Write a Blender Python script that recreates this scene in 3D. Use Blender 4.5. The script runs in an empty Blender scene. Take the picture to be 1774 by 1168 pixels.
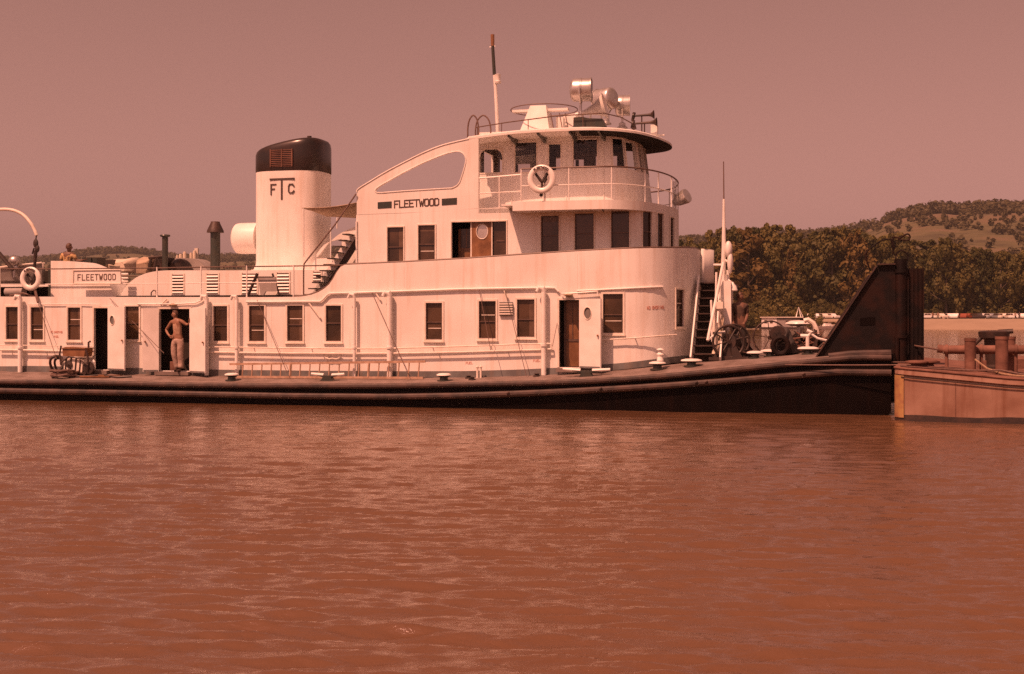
import bpy, math, random
import numpy as np
from math import sin, cos, pi, sqrt, atan2
from mathutils import Vector, Matrix, noise
from mathutils.geometry import tessellate_polygon
R = math.radians
random.seed(7)
rnd = random.uniform
SC = bpy.context.scene
COL = SC.collection

# ------------------------------------------------------------------ camera, sky, sun, exposure
F = 2200.0; CX = 887.0; HY = 555.0; CAMZ = 2.28      # focal length and horizon measured in photo pixels (1774 wide)
cam = bpy.data.cameras.new('camera'); cam_ob = bpy.data.objects.new('camera', cam); COL.objects.link(cam_ob)
cam_ob.location = (0, 0, CAMZ); cam_ob.rotation_euler = (R(90), 0, 0)
cam.sensor_width = 36; cam.lens = F / 1774 * 36; cam.shift_y = -29 / 1774
cam.clip_start = 0.5; cam.clip_end = 9000
SC.camera = cam_ob

YAW = R(14)                                          # the boat lies with its bow swung 14 degrees towards us
UX, UY = cos(YAW), -sin(YAW)                          # towards the bow
NX, NY = sin(YAW), cos(YAW)                           # across the boat, away from us
OX, OY = -14.65, 36.3                                 # a point of the near hull side

sun_local = Vector((0.50, 1.0, -1.68)).normalized()    # travel of the light: along, across, down
sd = Vector((sun_local.x*UX + sun_local.y*NX, sun_local.x*UY + sun_local.y*NY, sun_local.z))
sun = bpy.data.lights.new('sun', 'SUN'); sun_ob = bpy.data.objects.new('sun', sun); COL.objects.link(sun_ob)
sun.energy = 4.85; sun.angle = R(0.53); sun.color = (1.0, 0.44, 0.275)
sun_ob.rotation_euler = sd.to_track_quat('-Z', 'Y').to_euler(); sun_ob.location = (-30, -20, 60)
SUN_EL = math.asin(-sd.z); SUN_AZ = atan2(-sd.x, -sd.y)

W = bpy.data.worlds.new('World'); SC.world = W; W.use_nodes = True
nt = W.node_tree; nt.nodes.clear()
o = nt.nodes.new('ShaderNodeOutputWorld'); bg = nt.nodes.new('ShaderNodeBackground')
sk = nt.nodes.new('ShaderNodeTexSky'); sk.sky_type = 'NISHITA'; sk.sun_disc = False
sk.sun_elevation = SUN_EL; sk.sun_rotation = SUN_AZ; sk.dust_density = 2.5; sk.air_density = 1.0; sk.ozone_density = 1.0
bw = nt.nodes.new('ShaderNodeRGBToBW'); mul = nt.nodes.new('ShaderNodeMixRGB'); mul.blend_type = 'MULTIPLY'
mul.inputs[0].default_value = 1; mul.inputs[2].default_value = (1.0, 0.462, 0.392, 1)   # the old slide's faded, reddened light
nt.links.new(sk.outputs[0], bw.inputs[0]); nt.links.new(bw.outputs[0], mul.inputs[1])
nt.links.new(mul.outputs[0], bg.inputs[0]); nt.links.new(bg.outputs[0], o.inputs[0])
bg.inputs[1].default_value = 0.102
SC.view_settings.view_transform = 'Standard'; SC.view_settings.look = 'None'
SC.view_settings.exposure = 0.36; SC.view_settings.gamma = 1
SC.cycles.max_bounces = 6; SC.cycles.transparent_max_bounces = 12
SC.cycles.use_denoising = False
SC.cycles.caustics_reflective = False; SC.cycles.caustics_refractive = False; SC.cycles.blur_glossy = 0.6
SC.cycles.sample_clamp_direct = 4; SC.cycles.sample_clamp_indirect = 1.6; SC.cycles.use_adaptive_sampling = False

# ------------------------------------------------------------------ materials
def mat(name, c1, c2=None, rough=0.5, metal=0.0, nscale=3.0, bump=0.0, bscale=20.0, streak=0.0, streak_col=(0.35, 0.2, 0.1), spec=0.5, lo=0.35, hi=0.65, transl=0.0):
    m = bpy.data.materials.new(name); m.use_nodes = True; t = m.node_tree; N = t.nodes; L = t.links
    b = N['Principled BSDF']; b.inputs['Roughness'].default_value = rough; b.inputs['Metallic'].default_value = metal
    b.inputs['Specular IOR Level'].default_value = spec
    tc = N.new('ShaderNodeTexCoord')
    c2 = c2 or tuple(x*0.85 for x in c1)
    n = N.new('ShaderNodeTexNoise'); n.inputs['Scale'].default_value = nscale; n.inputs['Detail'].default_value = 6
    L.new(tc.outputs['Object'], n.inputs['Vector'])
    r = N.new('ShaderNodeMapRange'); r.inputs['From Min'].default_value = lo; r.inputs['From Max'].default_value = hi
    L.new(n.outputs[0], r.inputs['Value'])
    mx = N.new('ShaderNodeMixRGB'); mx.inputs[1].default_value = (*c1, 1); mx.inputs[2].default_value = (*c2, 1)
    L.new(r.outputs[0], mx.inputs[0]); out = mx.outputs[0]
    if streak > 0:                                    # rain streaks and rust runs: noise drawn out along the height
        mp = N.new('ShaderNodeMapping'); mp.inputs['Scale'].default_value = (5.0, 5.0, 0.35)
        L.new(tc.outputs['Object'], mp.inputs['Vector'])
        s = N.new('ShaderNodeTexNoise'); s.inputs['Scale'].default_value = 1.6; s.inputs['Detail'].default_value = 5
        L.new(mp.outputs[0], s.inputs['Vector'])
        sr = N.new('ShaderNodeMapRange'); sr.inputs['From Min'].default_value = 0.5; sr.inputs['From Max'].default_value = 0.85
        sr.inputs['To Max'].default_value = streak
        L.new(s.outputs[0], sr.inputs['Value'])
        m2 = N.new('ShaderNodeMixRGB'); m2.inputs[2].default_value = (*streak_col, 1)
        L.new(sr.outputs[0], m2.inputs[0]); L.new(out, m2.inputs[1]); out = m2.outputs[0]
    L.new(out, b.inputs['Base Color'])
    if bump > 0:
        bn = N.new('ShaderNodeTexNoise'); bn.inputs['Scale'].default_value = bscale; bn.inputs['Detail'].default_value = 4
        L.new(tc.outputs['Object'], bn.inputs['Vector'])
        bp = N.new('ShaderNodeBump'); bp.inputs['Strength'].default_value = bump; bp.inputs['Distance'].default_value = 0.02
        L.new(bn.outputs[0], bp.inputs['Height']); L.new(bp.outputs[0], b.inputs['Normal'])
    if transl > 0:
        tr = N.new('ShaderNodeBsdfTranslucent'); L.new(out, tr.inputs[0]); ms = N.new('ShaderNodeMixShader'); ms.inputs[0].default_value = transl
        L.new(b.outputs[0], ms.inputs[1]); L.new(tr.outputs[0], ms.inputs[2]); L.new(ms.outputs[0], N['Material Output'].inputs[0])
    return m
M = {}
M['white'] = mat('white_paint', (0.80, 0.79, 0.76), (0.70, 0.68, 0.64), 0.45, nscale=0.9, bump=0.12, bscale=2.2, streak=0.4, streak_col=(0.5, 0.33, 0.2))
M['white2'] = mat('white_enamel', (0.82, 0.80, 0.77), (0.72, 0.70, 0.66), 0.35, nscale=2.5, bump=0.05, bscale=6)
M['trim'] = mat('casing_paint', (0.78, 0.73, 0.66), (0.66, 0.60, 0.52), 0.5, nscale=5)
M['grey'] = mat('deck_paint_skirt', (0.16, 0.17, 0.17), (0.11, 0.11, 0.11), 0.6, nscale=4, streak=0.3)
M['deck'] = mat('deck_plating', (0.21, 0.17, 0.155), (0.13, 0.10, 0.085), 0.75, nscale=2.5, bump=0.3, bscale=9)
M['black'] = mat('black_hull_paint', (0.003, 0.002, 0.002), (0.006, 0.0035, 0.003), 0.5, nscale=1.4, bump=0.25, bscale=3, streak=0.25, streak_col=(0.022, 0.008, 0.005), spec=.08)
M['rail_worn'] = mat('worn_rub_rail', (0.065, 0.038, 0.03), (0.02, 0.012, 0.01), 0.5, nscale=3, bump=0.3, bscale=8)
M['black2'] = mat('gloss_black', (0.02, 0.017, 0.016), (0.035, 0.02, 0.015), 0.25, nscale=2)
M['eave'] = mat('eave_shade_tone', (0.012, 0.012, 0.010), (0.02, 0.015, 0.012), 0.8, nscale=3, spec=.1)  # near-black tone carrying the shade under the front of the roof
M['kneedark'] = mat('blackened_steel', (0.005, 0.003, 0.003), (0.016, 0.006, 0.004), 0.6, nscale=2.2, bump=0.4, bscale=5, spec=.2, lo=.45, hi=.6)
M['dark'] = mat('dark_steel', (0.022, 0.016, 0.014), (0.045, 0.026, 0.02), 0.55, nscale=6, bump=0.2)
M['line'] = mat('brown_trim_line', (0.13, 0.08, 0.06), (0.08, 0.05, 0.04), 0.5, nscale=5)
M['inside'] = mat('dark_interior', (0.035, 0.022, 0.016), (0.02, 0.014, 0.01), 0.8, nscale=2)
M['wood'] = mat('varnished_wood', (0.26, 0.13, 0.06), (0.15, 0.07, 0.03), 0.35, nscale=4, streak=0.4, streak_col=(0.1, 0.04, 0.02))
M['silver'] = mat('aluminium', (0.62, 0.60, 0.58), (0.5, 0.47, 0.45), 0.33, metal=0.75, nscale=5)
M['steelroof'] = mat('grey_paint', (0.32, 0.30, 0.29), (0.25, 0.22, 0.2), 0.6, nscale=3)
M['tan'] = mat('canvas', (0.42, 0.33, 0.24), (0.30, 0.22, 0.15), 0.85, nscale=5, bump=0.4, bscale=14)
M['cream'] = mat('cream_canvas', (0.62, 0.55, 0.44), (0.45, 0.38, 0.3), 0.85, nscale=3, bump=0.5, bscale=8)
M['greengrey'] = mat('green_black_paint', (0.03, 0.04, 0.035), (0.045, 0.045, 0.035), 0.35, nscale=5)
M['rust'] = mat('rusted_barge_deck', (0.21, 0.105, 0.075), (0.11, 0.05, 0.034), 0.8, nscale=2.5, bump=0.5, bscale=9)
M['rustside'] = mat('rust_streaked_barge_side', (0.31, 0.195, 0.145), (0.20, 0.105, 0.07), 0.7, nscale=1.3, bump=0.5, bscale=3, streak=0.9, streak_col=(0.15, 0.058, 0.028), lo=.35, hi=.7)
M['yellow'] = mat('faded_yellow_mark', (0.38, 0.24, 0.09), (0.28, 0.14, 0.07), 0.7, nscale=6)
M['ladderwood'] = mat('weathered_ladder_wood', (0.48, 0.34, 0.25), (0.34, 0.22, 0.15), 0.7, nscale=8)
M['curtain'] = mat('dim_curtain', (0.14, 0.09, 0.06), (0.09, 0.055, 0.035), 0.3, nscale=6)
M['rope'] = mat('hemp_rope', (0.36, 0.26, 0.17), (0.24, 0.16, 0.1), 0.9, nscale=30)
M['cable'] = mat('wire_cable', (0.16, 0.10, 0.08), (0.1, 0.06, 0.05), 0.6, nscale=20)
M['letter'] = mat('brown_black_lettering', (0.05, 0.035, 0.03), (0.07, 0.045, 0.035), 0.5, nscale=9)
M['redtext'] = mat('faded_red_stencil', (0.52, 0.24, 0.19), (0.62, 0.36, 0.29), 0.6, nscale=20)
M['skin'] = mat('skin', (0.28, 0.15, 0.095), (0.22, 0.115, 0.07), 0.55, nscale=8)
M['skin2'] = mat('tanned_shaded_skin', (0.17, 0.09, 0.06), (0.12, 0.065, 0.045), 0.55, nscale=8)  # darkened so the man at the bow winch looks shaded
M['trouser'] = mat('khaki_cloth', (0.42, 0.32, 0.27), (0.27, 0.19, 0.155), 0.85, nscale=9, bump=0.6, bscale=12)
M['darkcloth'] = mat('dark_cloth', (0.035, 0.03, 0.03), (0.05, 0.04, 0.035), 0.9, nscale=9, bump=0.4)
M['tancloth'] = mat('shaded_tan_cloth', (0.10, 0.065, 0.05), (0.07, 0.045, 0.035), 0.9, nscale=9, bump=0.4)  # lowered to put the winch man's shade into his shirt
M['yellowcloth'] = mat('yellow_cloth', (0.52, 0.36, 0.18), (0.42, 0.28, 0.13), 0.85, nscale=9, bump=0.4)
M['hair'] = mat('brown_hair', (0.10, 0.05, 0.03), (0.06, 0.03, 0.02), 0.6, nscale=30)
M['vest'] = mat('undershirt', (0.40, 0.27, 0.19), (0.30, 0.19, 0.13), 0.85, nscale=9, bump=0.4)
M['bark'] = mat('bark', (0.16, 0.12, 0.09), (0.09, 0.07, 0.05), 0.9, nscale=3, bump=0.5, bscale=4)
M['sand'] = mat('river_sand', (0.50, 0.40, 0.29), (0.38, 0.28, 0.19), 0.9, nscale=0.08, bump=0.3, bscale=0.5)

def glass_opaque():
    m = mat('dark_window_glass', (0.085, 0.05, 0.03), (0.035, 0.022, 0.014), 0.12, nscale=1.1, lo=0.4, hi=0.6)
    return m
M['glass'] = glass_opaque()
def glass_clear():
    m = bpy.data.materials.new('clear_window_glass'); m.use_nodes = True; N = m.node_tree.nodes; L = m.node_tree.links; N.remove(N['Principled BSDF'])
    tr = N.new('ShaderNodeBsdfTransparent'); tr.inputs[0].default_value = (0.93, 0.91, 0.9, 1)
    g = N.new('ShaderNodeBsdfGlossy'); g.inputs['Roughness'].default_value = 0.05
    fr = N.new('ShaderNodeFresnel'); fr.inputs[0].default_value = 1.35
    ms = N.new('ShaderNodeMixShader'); L.new(fr.outputs[0], ms.inputs[0]); L.new(tr.outputs[0], ms.inputs[1]); L.new(g.outputs[0], ms.inputs[2]); L.new(ms.outputs[0], N['Material Output'].inputs[0])
    return m
M['clear'] = glass_clear()

def foliage(name, a, b):
    m = bpy.data.materials.new(name); m.use_nodes = True; t = m.node_tree; N = t.nodes; L = t.links
    p = N['Principled BSDF']; p.inputs['Roughness'].default_value = 0.6; p.inputs['Specular IOR Level'].default_value = 0.2
    tc = N.new('ShaderNodeTexCoord'); n = N.new('ShaderNodeTexNoise'); n.inputs['Scale'].default_value = 0.22; n.inputs['Detail'].default_value = 6
    L.new(tc.outputs['Object'], n.inputs['Vector'])
    oi = N.new('ShaderNodeObjectInfo'); ad = N.new('ShaderNodeMath'); ad.operation = 'MULTIPLY_ADD'; ad.inputs[1].default_value = 0.5; 
    L.new(oi.outputs['Random'], ad.inputs[0]); L.new(n.outputs[0], ad.inputs[2])
    r = N.new('ShaderNodeMapRange'); r.inputs['From Min'].default_value = 0.45; r.inputs['From Max'].default_value = 1.05
    L.new(ad.outputs[0], r.inputs['Value'])
    mx = N.new('ShaderNodeMixRGB'); mx.inputs[1].default_value = (*a, 1); mx.inputs[2].default_value = (*b, 1); L.new(r.outputs[0], mx.inputs[0])
    L.new(mx.outputs[0], p.inputs['Base Color'])
    tr = N.new('ShaderNodeBsdfTranslucent'); L.new(mx.outputs[0], tr.inputs[0]); ms = N.new('ShaderNodeMixShader'); ms.inputs[0].default_value = 0.25
    L.new(p.outputs[0], ms.inputs[1]); L.new(tr.outputs[0], ms.inputs[2]); L.new(ms.outputs[0], N['Material Output'].inputs[0])
    return m
M['leaf'] = foliage('cottonwood_leaves', (0.045, 0.048, 0.014), (0.165, 0.135, 0.042))
M['leaf2'] = foliage('autumn_leaves', (0.085, 0.055, 0.019), (0.175, 0.125, 0.038))
M['leaf3'] = foliage('hill_leaves', (0.06, 0.055, 0.026), (0.10, 0.085, 0.04))

# ------------------------------------------------------------------ mesh builder
class MB:
    def __init__(s): s.v = []; s.f = []; s.m = []; s.cur = 0; s.mats = []
    def use(s, m):
        if m not in s.mats: s.mats.append(m)
        s.cur = s.mats.index(m); return s
    def add(s, vs, fs):
        k = len(s.v); s.v += [tuple(v) for v in vs]
        for f in fs: s.f.append(tuple(k+i for i in f)); s.m.append(s.cur)
    def quad(s, a, b, c, d): s.add([a, b, c, d], [(0, 1, 2, 3)])
    def box(s, x0, x1, y0, y1, z0, z1):
        vs = [(x, y, z) for x in (x0, x1) for y in (y0, y1) for z in (z0, z1)]
        s.add(vs, [(0, 1, 3, 2), (4, 6, 7, 5), (0, 4, 5, 1), (2, 3, 7, 6), (0, 2, 6, 4), (1, 5, 7, 3)])
    def obox(s, o, ax, ay, az, a, b, c):                # box in its own frame: ranges a, b, c along three axes
        vs = [o + ax*x + ay*y + az*z for x in a for y in b for z in c]
        s.add(vs, [(0, 1, 3, 2), (4, 6, 7, 5), (0, 4, 5, 1), (2, 3, 7, 6), (0, 2, 6, 4), (1, 5, 7, 3)])
    def prism(s, pts, holes=(), y0=0.0, y1=0.1):        # outline in (x, z) given thickness along y
        loops = [[Vector((p[0], p[1], 0)) for p in pts]] + [[Vector((p[0], p[1], 0)) for p in h] for h in holes]
        tris = tessellate_polygon(loops); flat = [p for l in loops for p in l]; n = len(flat)
        vs = [(p.x, y0, p.y) for p in flat] + [(p.x, y1, p.y) for p in flat]
        fs = [tuple(t) for t in tris] + [tuple(i+n for i in reversed(t)) for t in tris]
        k = 0
        for l in loops:
            m = len(l)
            for i in range(m): a, b = k+i, k+(i+1) % m; fs.append((a, b, b+n, a+n))
            k += m
        s.add(vs, fs)
    def tube(s, pts, r, n=8, cap=True):
        pts = [Vector(p) for p in pts]; rr = r if isinstance(r, (list, tuple)) else [r]*len(pts)
        k = len(s.v); prev = None; N = len(pts)
        for i, p in enumerate(pts):
            d = (pts[min(i+1, N-1)] - pts[max(i-1, 0)]); d = d.normalized() if d.length > 1e-9 else Vector((0, 0, 1))
            if prev is None: a = d.orthogonal().normalized()
            else:
                a = prev - d*prev.dot(d); a = a.normalized() if a.length > 1e-6 else d.orthogonal().normalized()
            prev = a; b = d.cross(a)
            for j in range(n):
                th = 2*pi*j/n; s.v.append(tuple(p + (a*cos(th) + b*sin(th))*rr[i]))
        for i in range(N-1):
            for j in range(n):
                j2 = (j+1) % n; s.f.append((k+i*n+j, k+i*n+j2, k+(i+1)*n+j2, k+(i+1)*n+j)); s.m.append(s.cur)
        if cap:
            s.f.append(tuple(k+j for j in reversed(range(n)))); s.m.append(s.cur)
            s.f.append(tuple(k+(N-1)*n+j for j in range(n))); s.m.append(s.cur)
    def lathe(s, o, ax, prof, n=20):                    # profile (distance along axis, radius)
        o = Vector(o); ax = Vector(ax).normalized(); a = ax.orthogonal().normalized(); b = ax.cross(a); k = len(s.v)
        for d, r in prof:
            for j in range(n):
                th = 2*pi*j/n; s.v.append(tuple(o + ax*d + (a*cos(th) + b*sin(th))*max(r, 1e-4)))
        for i in range(len(prof)-1):
            for j in range(n):
                j2 = (j+1) % n; s.f.append((k+i*n+j, k+i*n+j2, k+(i+1)*n+j2, k+(i+1)*n+j)); s.m.append(s.cur)
    def loft(s, rings, closed=True, cap0=False, cap1=False):
        k = len(s.v); n = len(rings[0])
        for r in rings: s.v += [tuple(p) for p in r]
        for i in range(len(rings)-1):
            for j in range(n if closed else n-1):
                j2 = (j+1) % n; s.f.append((k+i*n+j, k+i*n+j2, k+(i+1)*n+j2, k+(i+1)*n+j)); s.m.append(s.cur)
        if cap0: s.f.append(tuple(k+j for j in reversed(range(n)))); s.m.append(s.cur)
        if cap1: s.f.append(tuple(k+(len(rings)-1)*n+j for j in range(n))); s.m.append(s.cur)
    def ball(s, c, r, n=12, sc=(1, 1, 1)):
        rings = []
        for i in range(n//2+1):
            a = -pi/2 + pi*i/(n//2); rings.append([(c[0]+r*sc[0]*cos(a)*cos(2*pi*j/n), c[1]+r*sc[1]*cos(a)*sin(2*pi*j/n), c[2]+r*sc[2]*sin(a)) for j in range(n)])
        s.loft(rings)
    def build(s, name, m=None, parent=None, origin=None, ang=32, frame=True, weld=False):
        """one mesh object. Children stay in the parent's frame; a top-level one gets its own origin in the boat's or the world's frame."""
        me = bpy.data.meshes.new(name)
        og = Vector(origin) if origin is not None else Vector((0, 0, 0))
        me.from_pydata([tuple(Vector(v)-og) for v in s.v], [], s.f)
        mats = s.mats or [m or M['white']]
        for x in mats: me.materials.append(x)
        if len(mats) > 1: me.polygons.foreach_set('material_index', s.m)
        me.polygons.foreach_set('use_smooth', [True]*len(s.f)); me.update()
        if weld:
            import bmesh
            bm = bmesh.new(); bm.from_mesh(me); bmesh.ops.remove_doubles(bm, verts=bm.verts, dist=4e-4); bm.to_mesh(me); bm.free()
        me.set_sharp_from_angle(angle=R(ang))
        ob = bpy.data.objects.new(name, me); COL.objects.link(ob)
        if parent is not None: ob.parent = parent
        elif frame: place(ob, og)
        else: ob.location = og
        return ob

def tag(ob, label=None, cat=None, group=None, kind=None):
    if label: ob['label'] = label
    if cat: ob['category'] = cat
    if group: ob['group'] = group
    if kind: ob['kind'] = kind
    return ob
def L2W(v): return Vector((OX + v[0]*UX + v[1]*NX, OY + v[0]*UY + v[1]*NY, v[2]))
def place(ob, v): ob.location = L2W(v); ob.rotation_euler = (0, 0, -YAW)
def empty(name, origin, frame=True):
    e = bpy.data.objects.new(name, None); COL.objects.link(e); e.empty_display_size = 0.3
    if frame: place(e, origin)
    else: e.location = origin
    return e
def copy_tree(ob, parent=None):
    c = ob.copy(); COL.objects.link(c)
    if parent is not None: c.parent = parent
    for ch in list(ob.children): copy_tree(ch, c)
    return c

# ------------------------------------------------------------------ measuring in the boat's frame
CLS = (-OX)*UX + (-OY)*UY; CLT = (-OX)*NX + (-OY)*NY
def ray(px):
    dx = (px-CX)/F; return dx*UX + UY, dx*NX + NY
def P(px, py, t):
    """the point of the plane at distance t across the boat seen at this spot of the photo"""
    ds, dt = ray(px); lam = (t-CLT)/dt
    return Vector((CLS+lam*ds, t, CAMZ + (HY-py)/F*lam))
def PXof(s, t):
    w = L2W((s, t, 0)); return CX + F*w.x/w.y
def Zat(s, t, py): return CAMZ + (HY-py)/F*L2W((s, t, 0)).y
class Path:
    def __init__(s, pts):
        s.p = [Vector((a[0], a[1])) for a in pts]; s.q = [0.0]
        for i in range(1, len(s.p)): s.q.append(s.q[-1] + (s.p[i]-s.p[i-1]).length)
        s.len = s.q[-1]
    def at(s, q):
        q = min(max(q, 0), s.len)
        for i in range(1, len(s.p)):
            if q <= s.q[i]+1e-9 or i == len(s.p)-1:
                d = s.p[i]-s.p[i-1]; f = (q-s.q[i-1])/max(d.length, 1e-9); d.normalize(); return s.p[i-1].lerp(s.p[i], f), Vector((d.y, -d.x))
    def vn(s, q):                                       # normal smoothed over neighbours
        a = s.at(q-0.02)[1]; b = s.at(q+0.02)[1]; return (a+b).normalized()
    def hit(s, px, py=None):
        ds, dt = ray(px); best = None
        for i in range(1, len(s.p)):
            a, b = s.p[i-1], s.p[i]; ex, ey = b.x-a.x, b.y-a.y; det = ds*(-ey) + ex*dt
            if abs(det) < 1e-9: continue
            rx, ry = a.x-CLS, a.y-CLT; lam = (rx*(-ey) + ex*ry)/det; f = (ds*ry - dt*rx)/det
            if -1e-6 <= f <= 1+1e-6 and lam > 0 and (best is None or lam < best[0]): best = (lam, s.q[i-1]+f*(b-a).length)
        if best is None: return None
        return (best[1], CAMZ + (HY-(py if py is not None else HY))/F*best[0])
def bullet(sA, px1, t0, tc, pxmax, p=2.3, n=14):
    """plan of a house: straight near side, rounded front, far side; the front comes out as far as seen in the photo"""
    s1 = P(px1, 0, t0).x
    def arc(a): return [(s1 + a*sin(pi/2*i/n)**(2/p), tc-(tc-t0)*cos(pi/2*i/n)**(2/p)) for i in range(n+1)]
    lo, hi = 0.05, 6
    for _ in range(40):
        a = (lo+hi)/2
        if max(PXof(*q) for q in arc(a)) > pxmax: hi = a
        else: lo = a
    near = [(sA, t0)] + arc(a); far = [(x, 2*tc-y) for x, y in reversed(near[:-1])]
    return Path(near+far)
def prof(path, pts, sym=True):
    """height along a path from points seen in the photo"""
    k = []
    for px, py in pts:
        h = path.hit(px, py)
        if h: k.append(h)
        else:                                           # left of the path's start
            q0 = P(px, py, path.p[0].y); k.append((0.0, q0.z))
    k.sort(); half = path.len/2
    def f(q):
        if sym and q > half: q = path.len-q
        if q <= k[0][0]: return k[0][1]
        for (a, za), (b, zb) in zip(k, k[1:]):
            if q <= b: return za + (zb-za)*(q-a)/max(b-a, 1e-9)
        return k[-1][1]
    f.knots = [a for a, _ in k]; return f
def wall(mb, path, zb, zt, holes=(), th=0.06, taper=0.0, z0=0.0, q0=0.0, q1=None, mir=False):
    q1 = path.len if q1 is None else q1
    def pos(q, z, off):
        p, n = path.at(q); n = path.vn(q); p = p + n*off; k = taper*(z-z0)*max(0, n.x)
        return (p.x-k, p.y, z)
    qs = set([q0, q1] + [q for q in path.q if q0 < q < q1] + [h[i] for h in holes for i in (0, 1) if q0 < h[i] < q1])
    for f in (zb, zt):
        for k in f.knots:
            for kk in (k, path.len-k):
                if q0 < kk < q1: qs.add(kk)
    qs = sorted(qs); qq = [qs[0]]
    for q in qs[1:]:
        if q-qq[-1] > 1e-4: qq.append(q)
    for a, b in zip(qq, qq[1:]):
        m = (a+b)/2; iv = [[(zb(a), zb(b)), (zt(a), zt(b))]]
        for h in sorted([h for h in holes if h[0] <= m <= h[1]], key=lambda h: h[2]):
            last = iv.pop(); iv.append([last[0], (h[2], h[2])]); iv.append([(h[3], h[3]), last[1]])
        for (l0, l1), (u0, u1) in iv:
            if u0 <= l0 and u1 <= l1: continue
            for off, fl in ((0, 0), (-th, 1)):
                vs = [pos(a, l0, off), pos(b, l1, off), pos(b, u1, off), pos(a, u0, off)]
                mb.quad(*(vs if not fl else vs[::-1]))
        ta, tb = zt(a), zt(b)
        mb.quad(pos(a, ta, 0), pos(b, tb, 0), pos(b, tb, -th), pos(a, ta, -th))
    for h in holes:
        for q in (h[0], h[1]): mb.quad(pos(q, h[2], 0), pos(q, h[3], 0), pos(q, h[3], -th), pos(q, h[2], -th))
        for z in (h[2], h[3]): mb.quad(pos(h[0], z, 0), pos(h[1], z, 0), pos(h[1], z, -th), pos(h[0], z, -th))
    for q in (q0, q1): mb.quad(pos(q, zb(q), 0), pos(q, zt(q), 0), pos(q, zt(q), -th), pos(q, zb(q), -th))
Z3 = Vector((0, 0, 1))
def chord(path, h, taper=0.0, z0=0.0):
    a, _ = path.at(h[0]); b, _ = path.at(h[1]); e = (b-a); w = e.length; e.normalize()
    o = Vector((a.x, a.y, 0)); ex = Vector((e.x, e.y, 0)); n = Vector((e.y, -e.x, 0))
    zm = (h[2]+h[3])/2; o = o - Vector((taper*(zm-z0)*max(0, n.x), 0, 0))
    up = Vector((-taper*max(0, n.x), 0, 1))
    o = o - Vector((0, 0, 0)) + Vector((taper*zm*max(0, n.x), 0, 0))
    return o, ex, n, w, up
def window(parent, path, h, glass='glass', fw=0.05, proud=0.025, sash=True, casing='trim', taper=0.0, z0=0.0, name='window', blind=None, sill=True):
    o, ex, n, w, up = chord(path, h, taper, z0); mb = MB()
    mb.use(M[casing])
    a, b = h[2], h[3]; g = 0.003
    mb.obox(o, ex, n, up, (-fw, -g), (0.002, proud), (a-fw, b+fw)); mb.obox(o, ex, n, up, (w+g, w+fw), (0.002, proud), (a-fw, b+fw))
    mb.obox(o, ex, n, up, (-g, w+g), (0.002, proud), (b+g, b+fw)); mb.obox(o, ex, n, up, (-g, w+g), (0.002, proud), (a-fw, a-g))
    if sill: mb.obox(o, ex, n, up, (-fw-.02, w+fw+.02), (0.002, proud+.03), (a-fw-.025, a-fw-.002))
    mb.use(M['line'])
    if sash:
        s = 0.022; mb.obox(o, ex, n, up, (g, s), (-0.05, -0.02), (a, b)); mb.obox(o, ex, n, up, (w-s, w-g), (-0.05, -0.02), (a, b))
        mb.obox(o, ex, n, up, (s, w-s), (-0.05, -0.02), (b-s, b-g)); mb.obox(o, ex, n, up, (s, w-s), (-0.05, -0.02), (a+g, a+s))
        mid = a+(b-a)*rnd(.44, .5); mb.obox(o, ex, n, up, (s, w-s), (-0.05, -0.022), (mid, mid+0.025))
        if blind:
            mb.use(M['trim']); mb.obox(o, ex, n, up, (s+.03, w-s-.02), (-.052, -.048), (a+(b-a)*blind, a+(b-a)*blind+.02))
    if sash and w > .3:
        k_ = rnd(0, 1); mb.use(M['curtain'])
        if k_ < .3: mb.obox(o, ex, n, up, (w*rnd(.66, .78), w-.03), (-.0525, -.0505), (a+.03, b-.03))
        elif k_ < .5: mb.obox(o, ex, n, up, (.03, w-.03), (-.0525, -.0505), (b-(b-a)*rnd(.1, .3), b-.03))
    mb.use(M[glass]); mb.obox(o, ex, n, up, (0.001, w-0.001), (-0.058, -0.053), (a, b))
    return mb.build(name, parent=parent)

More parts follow.
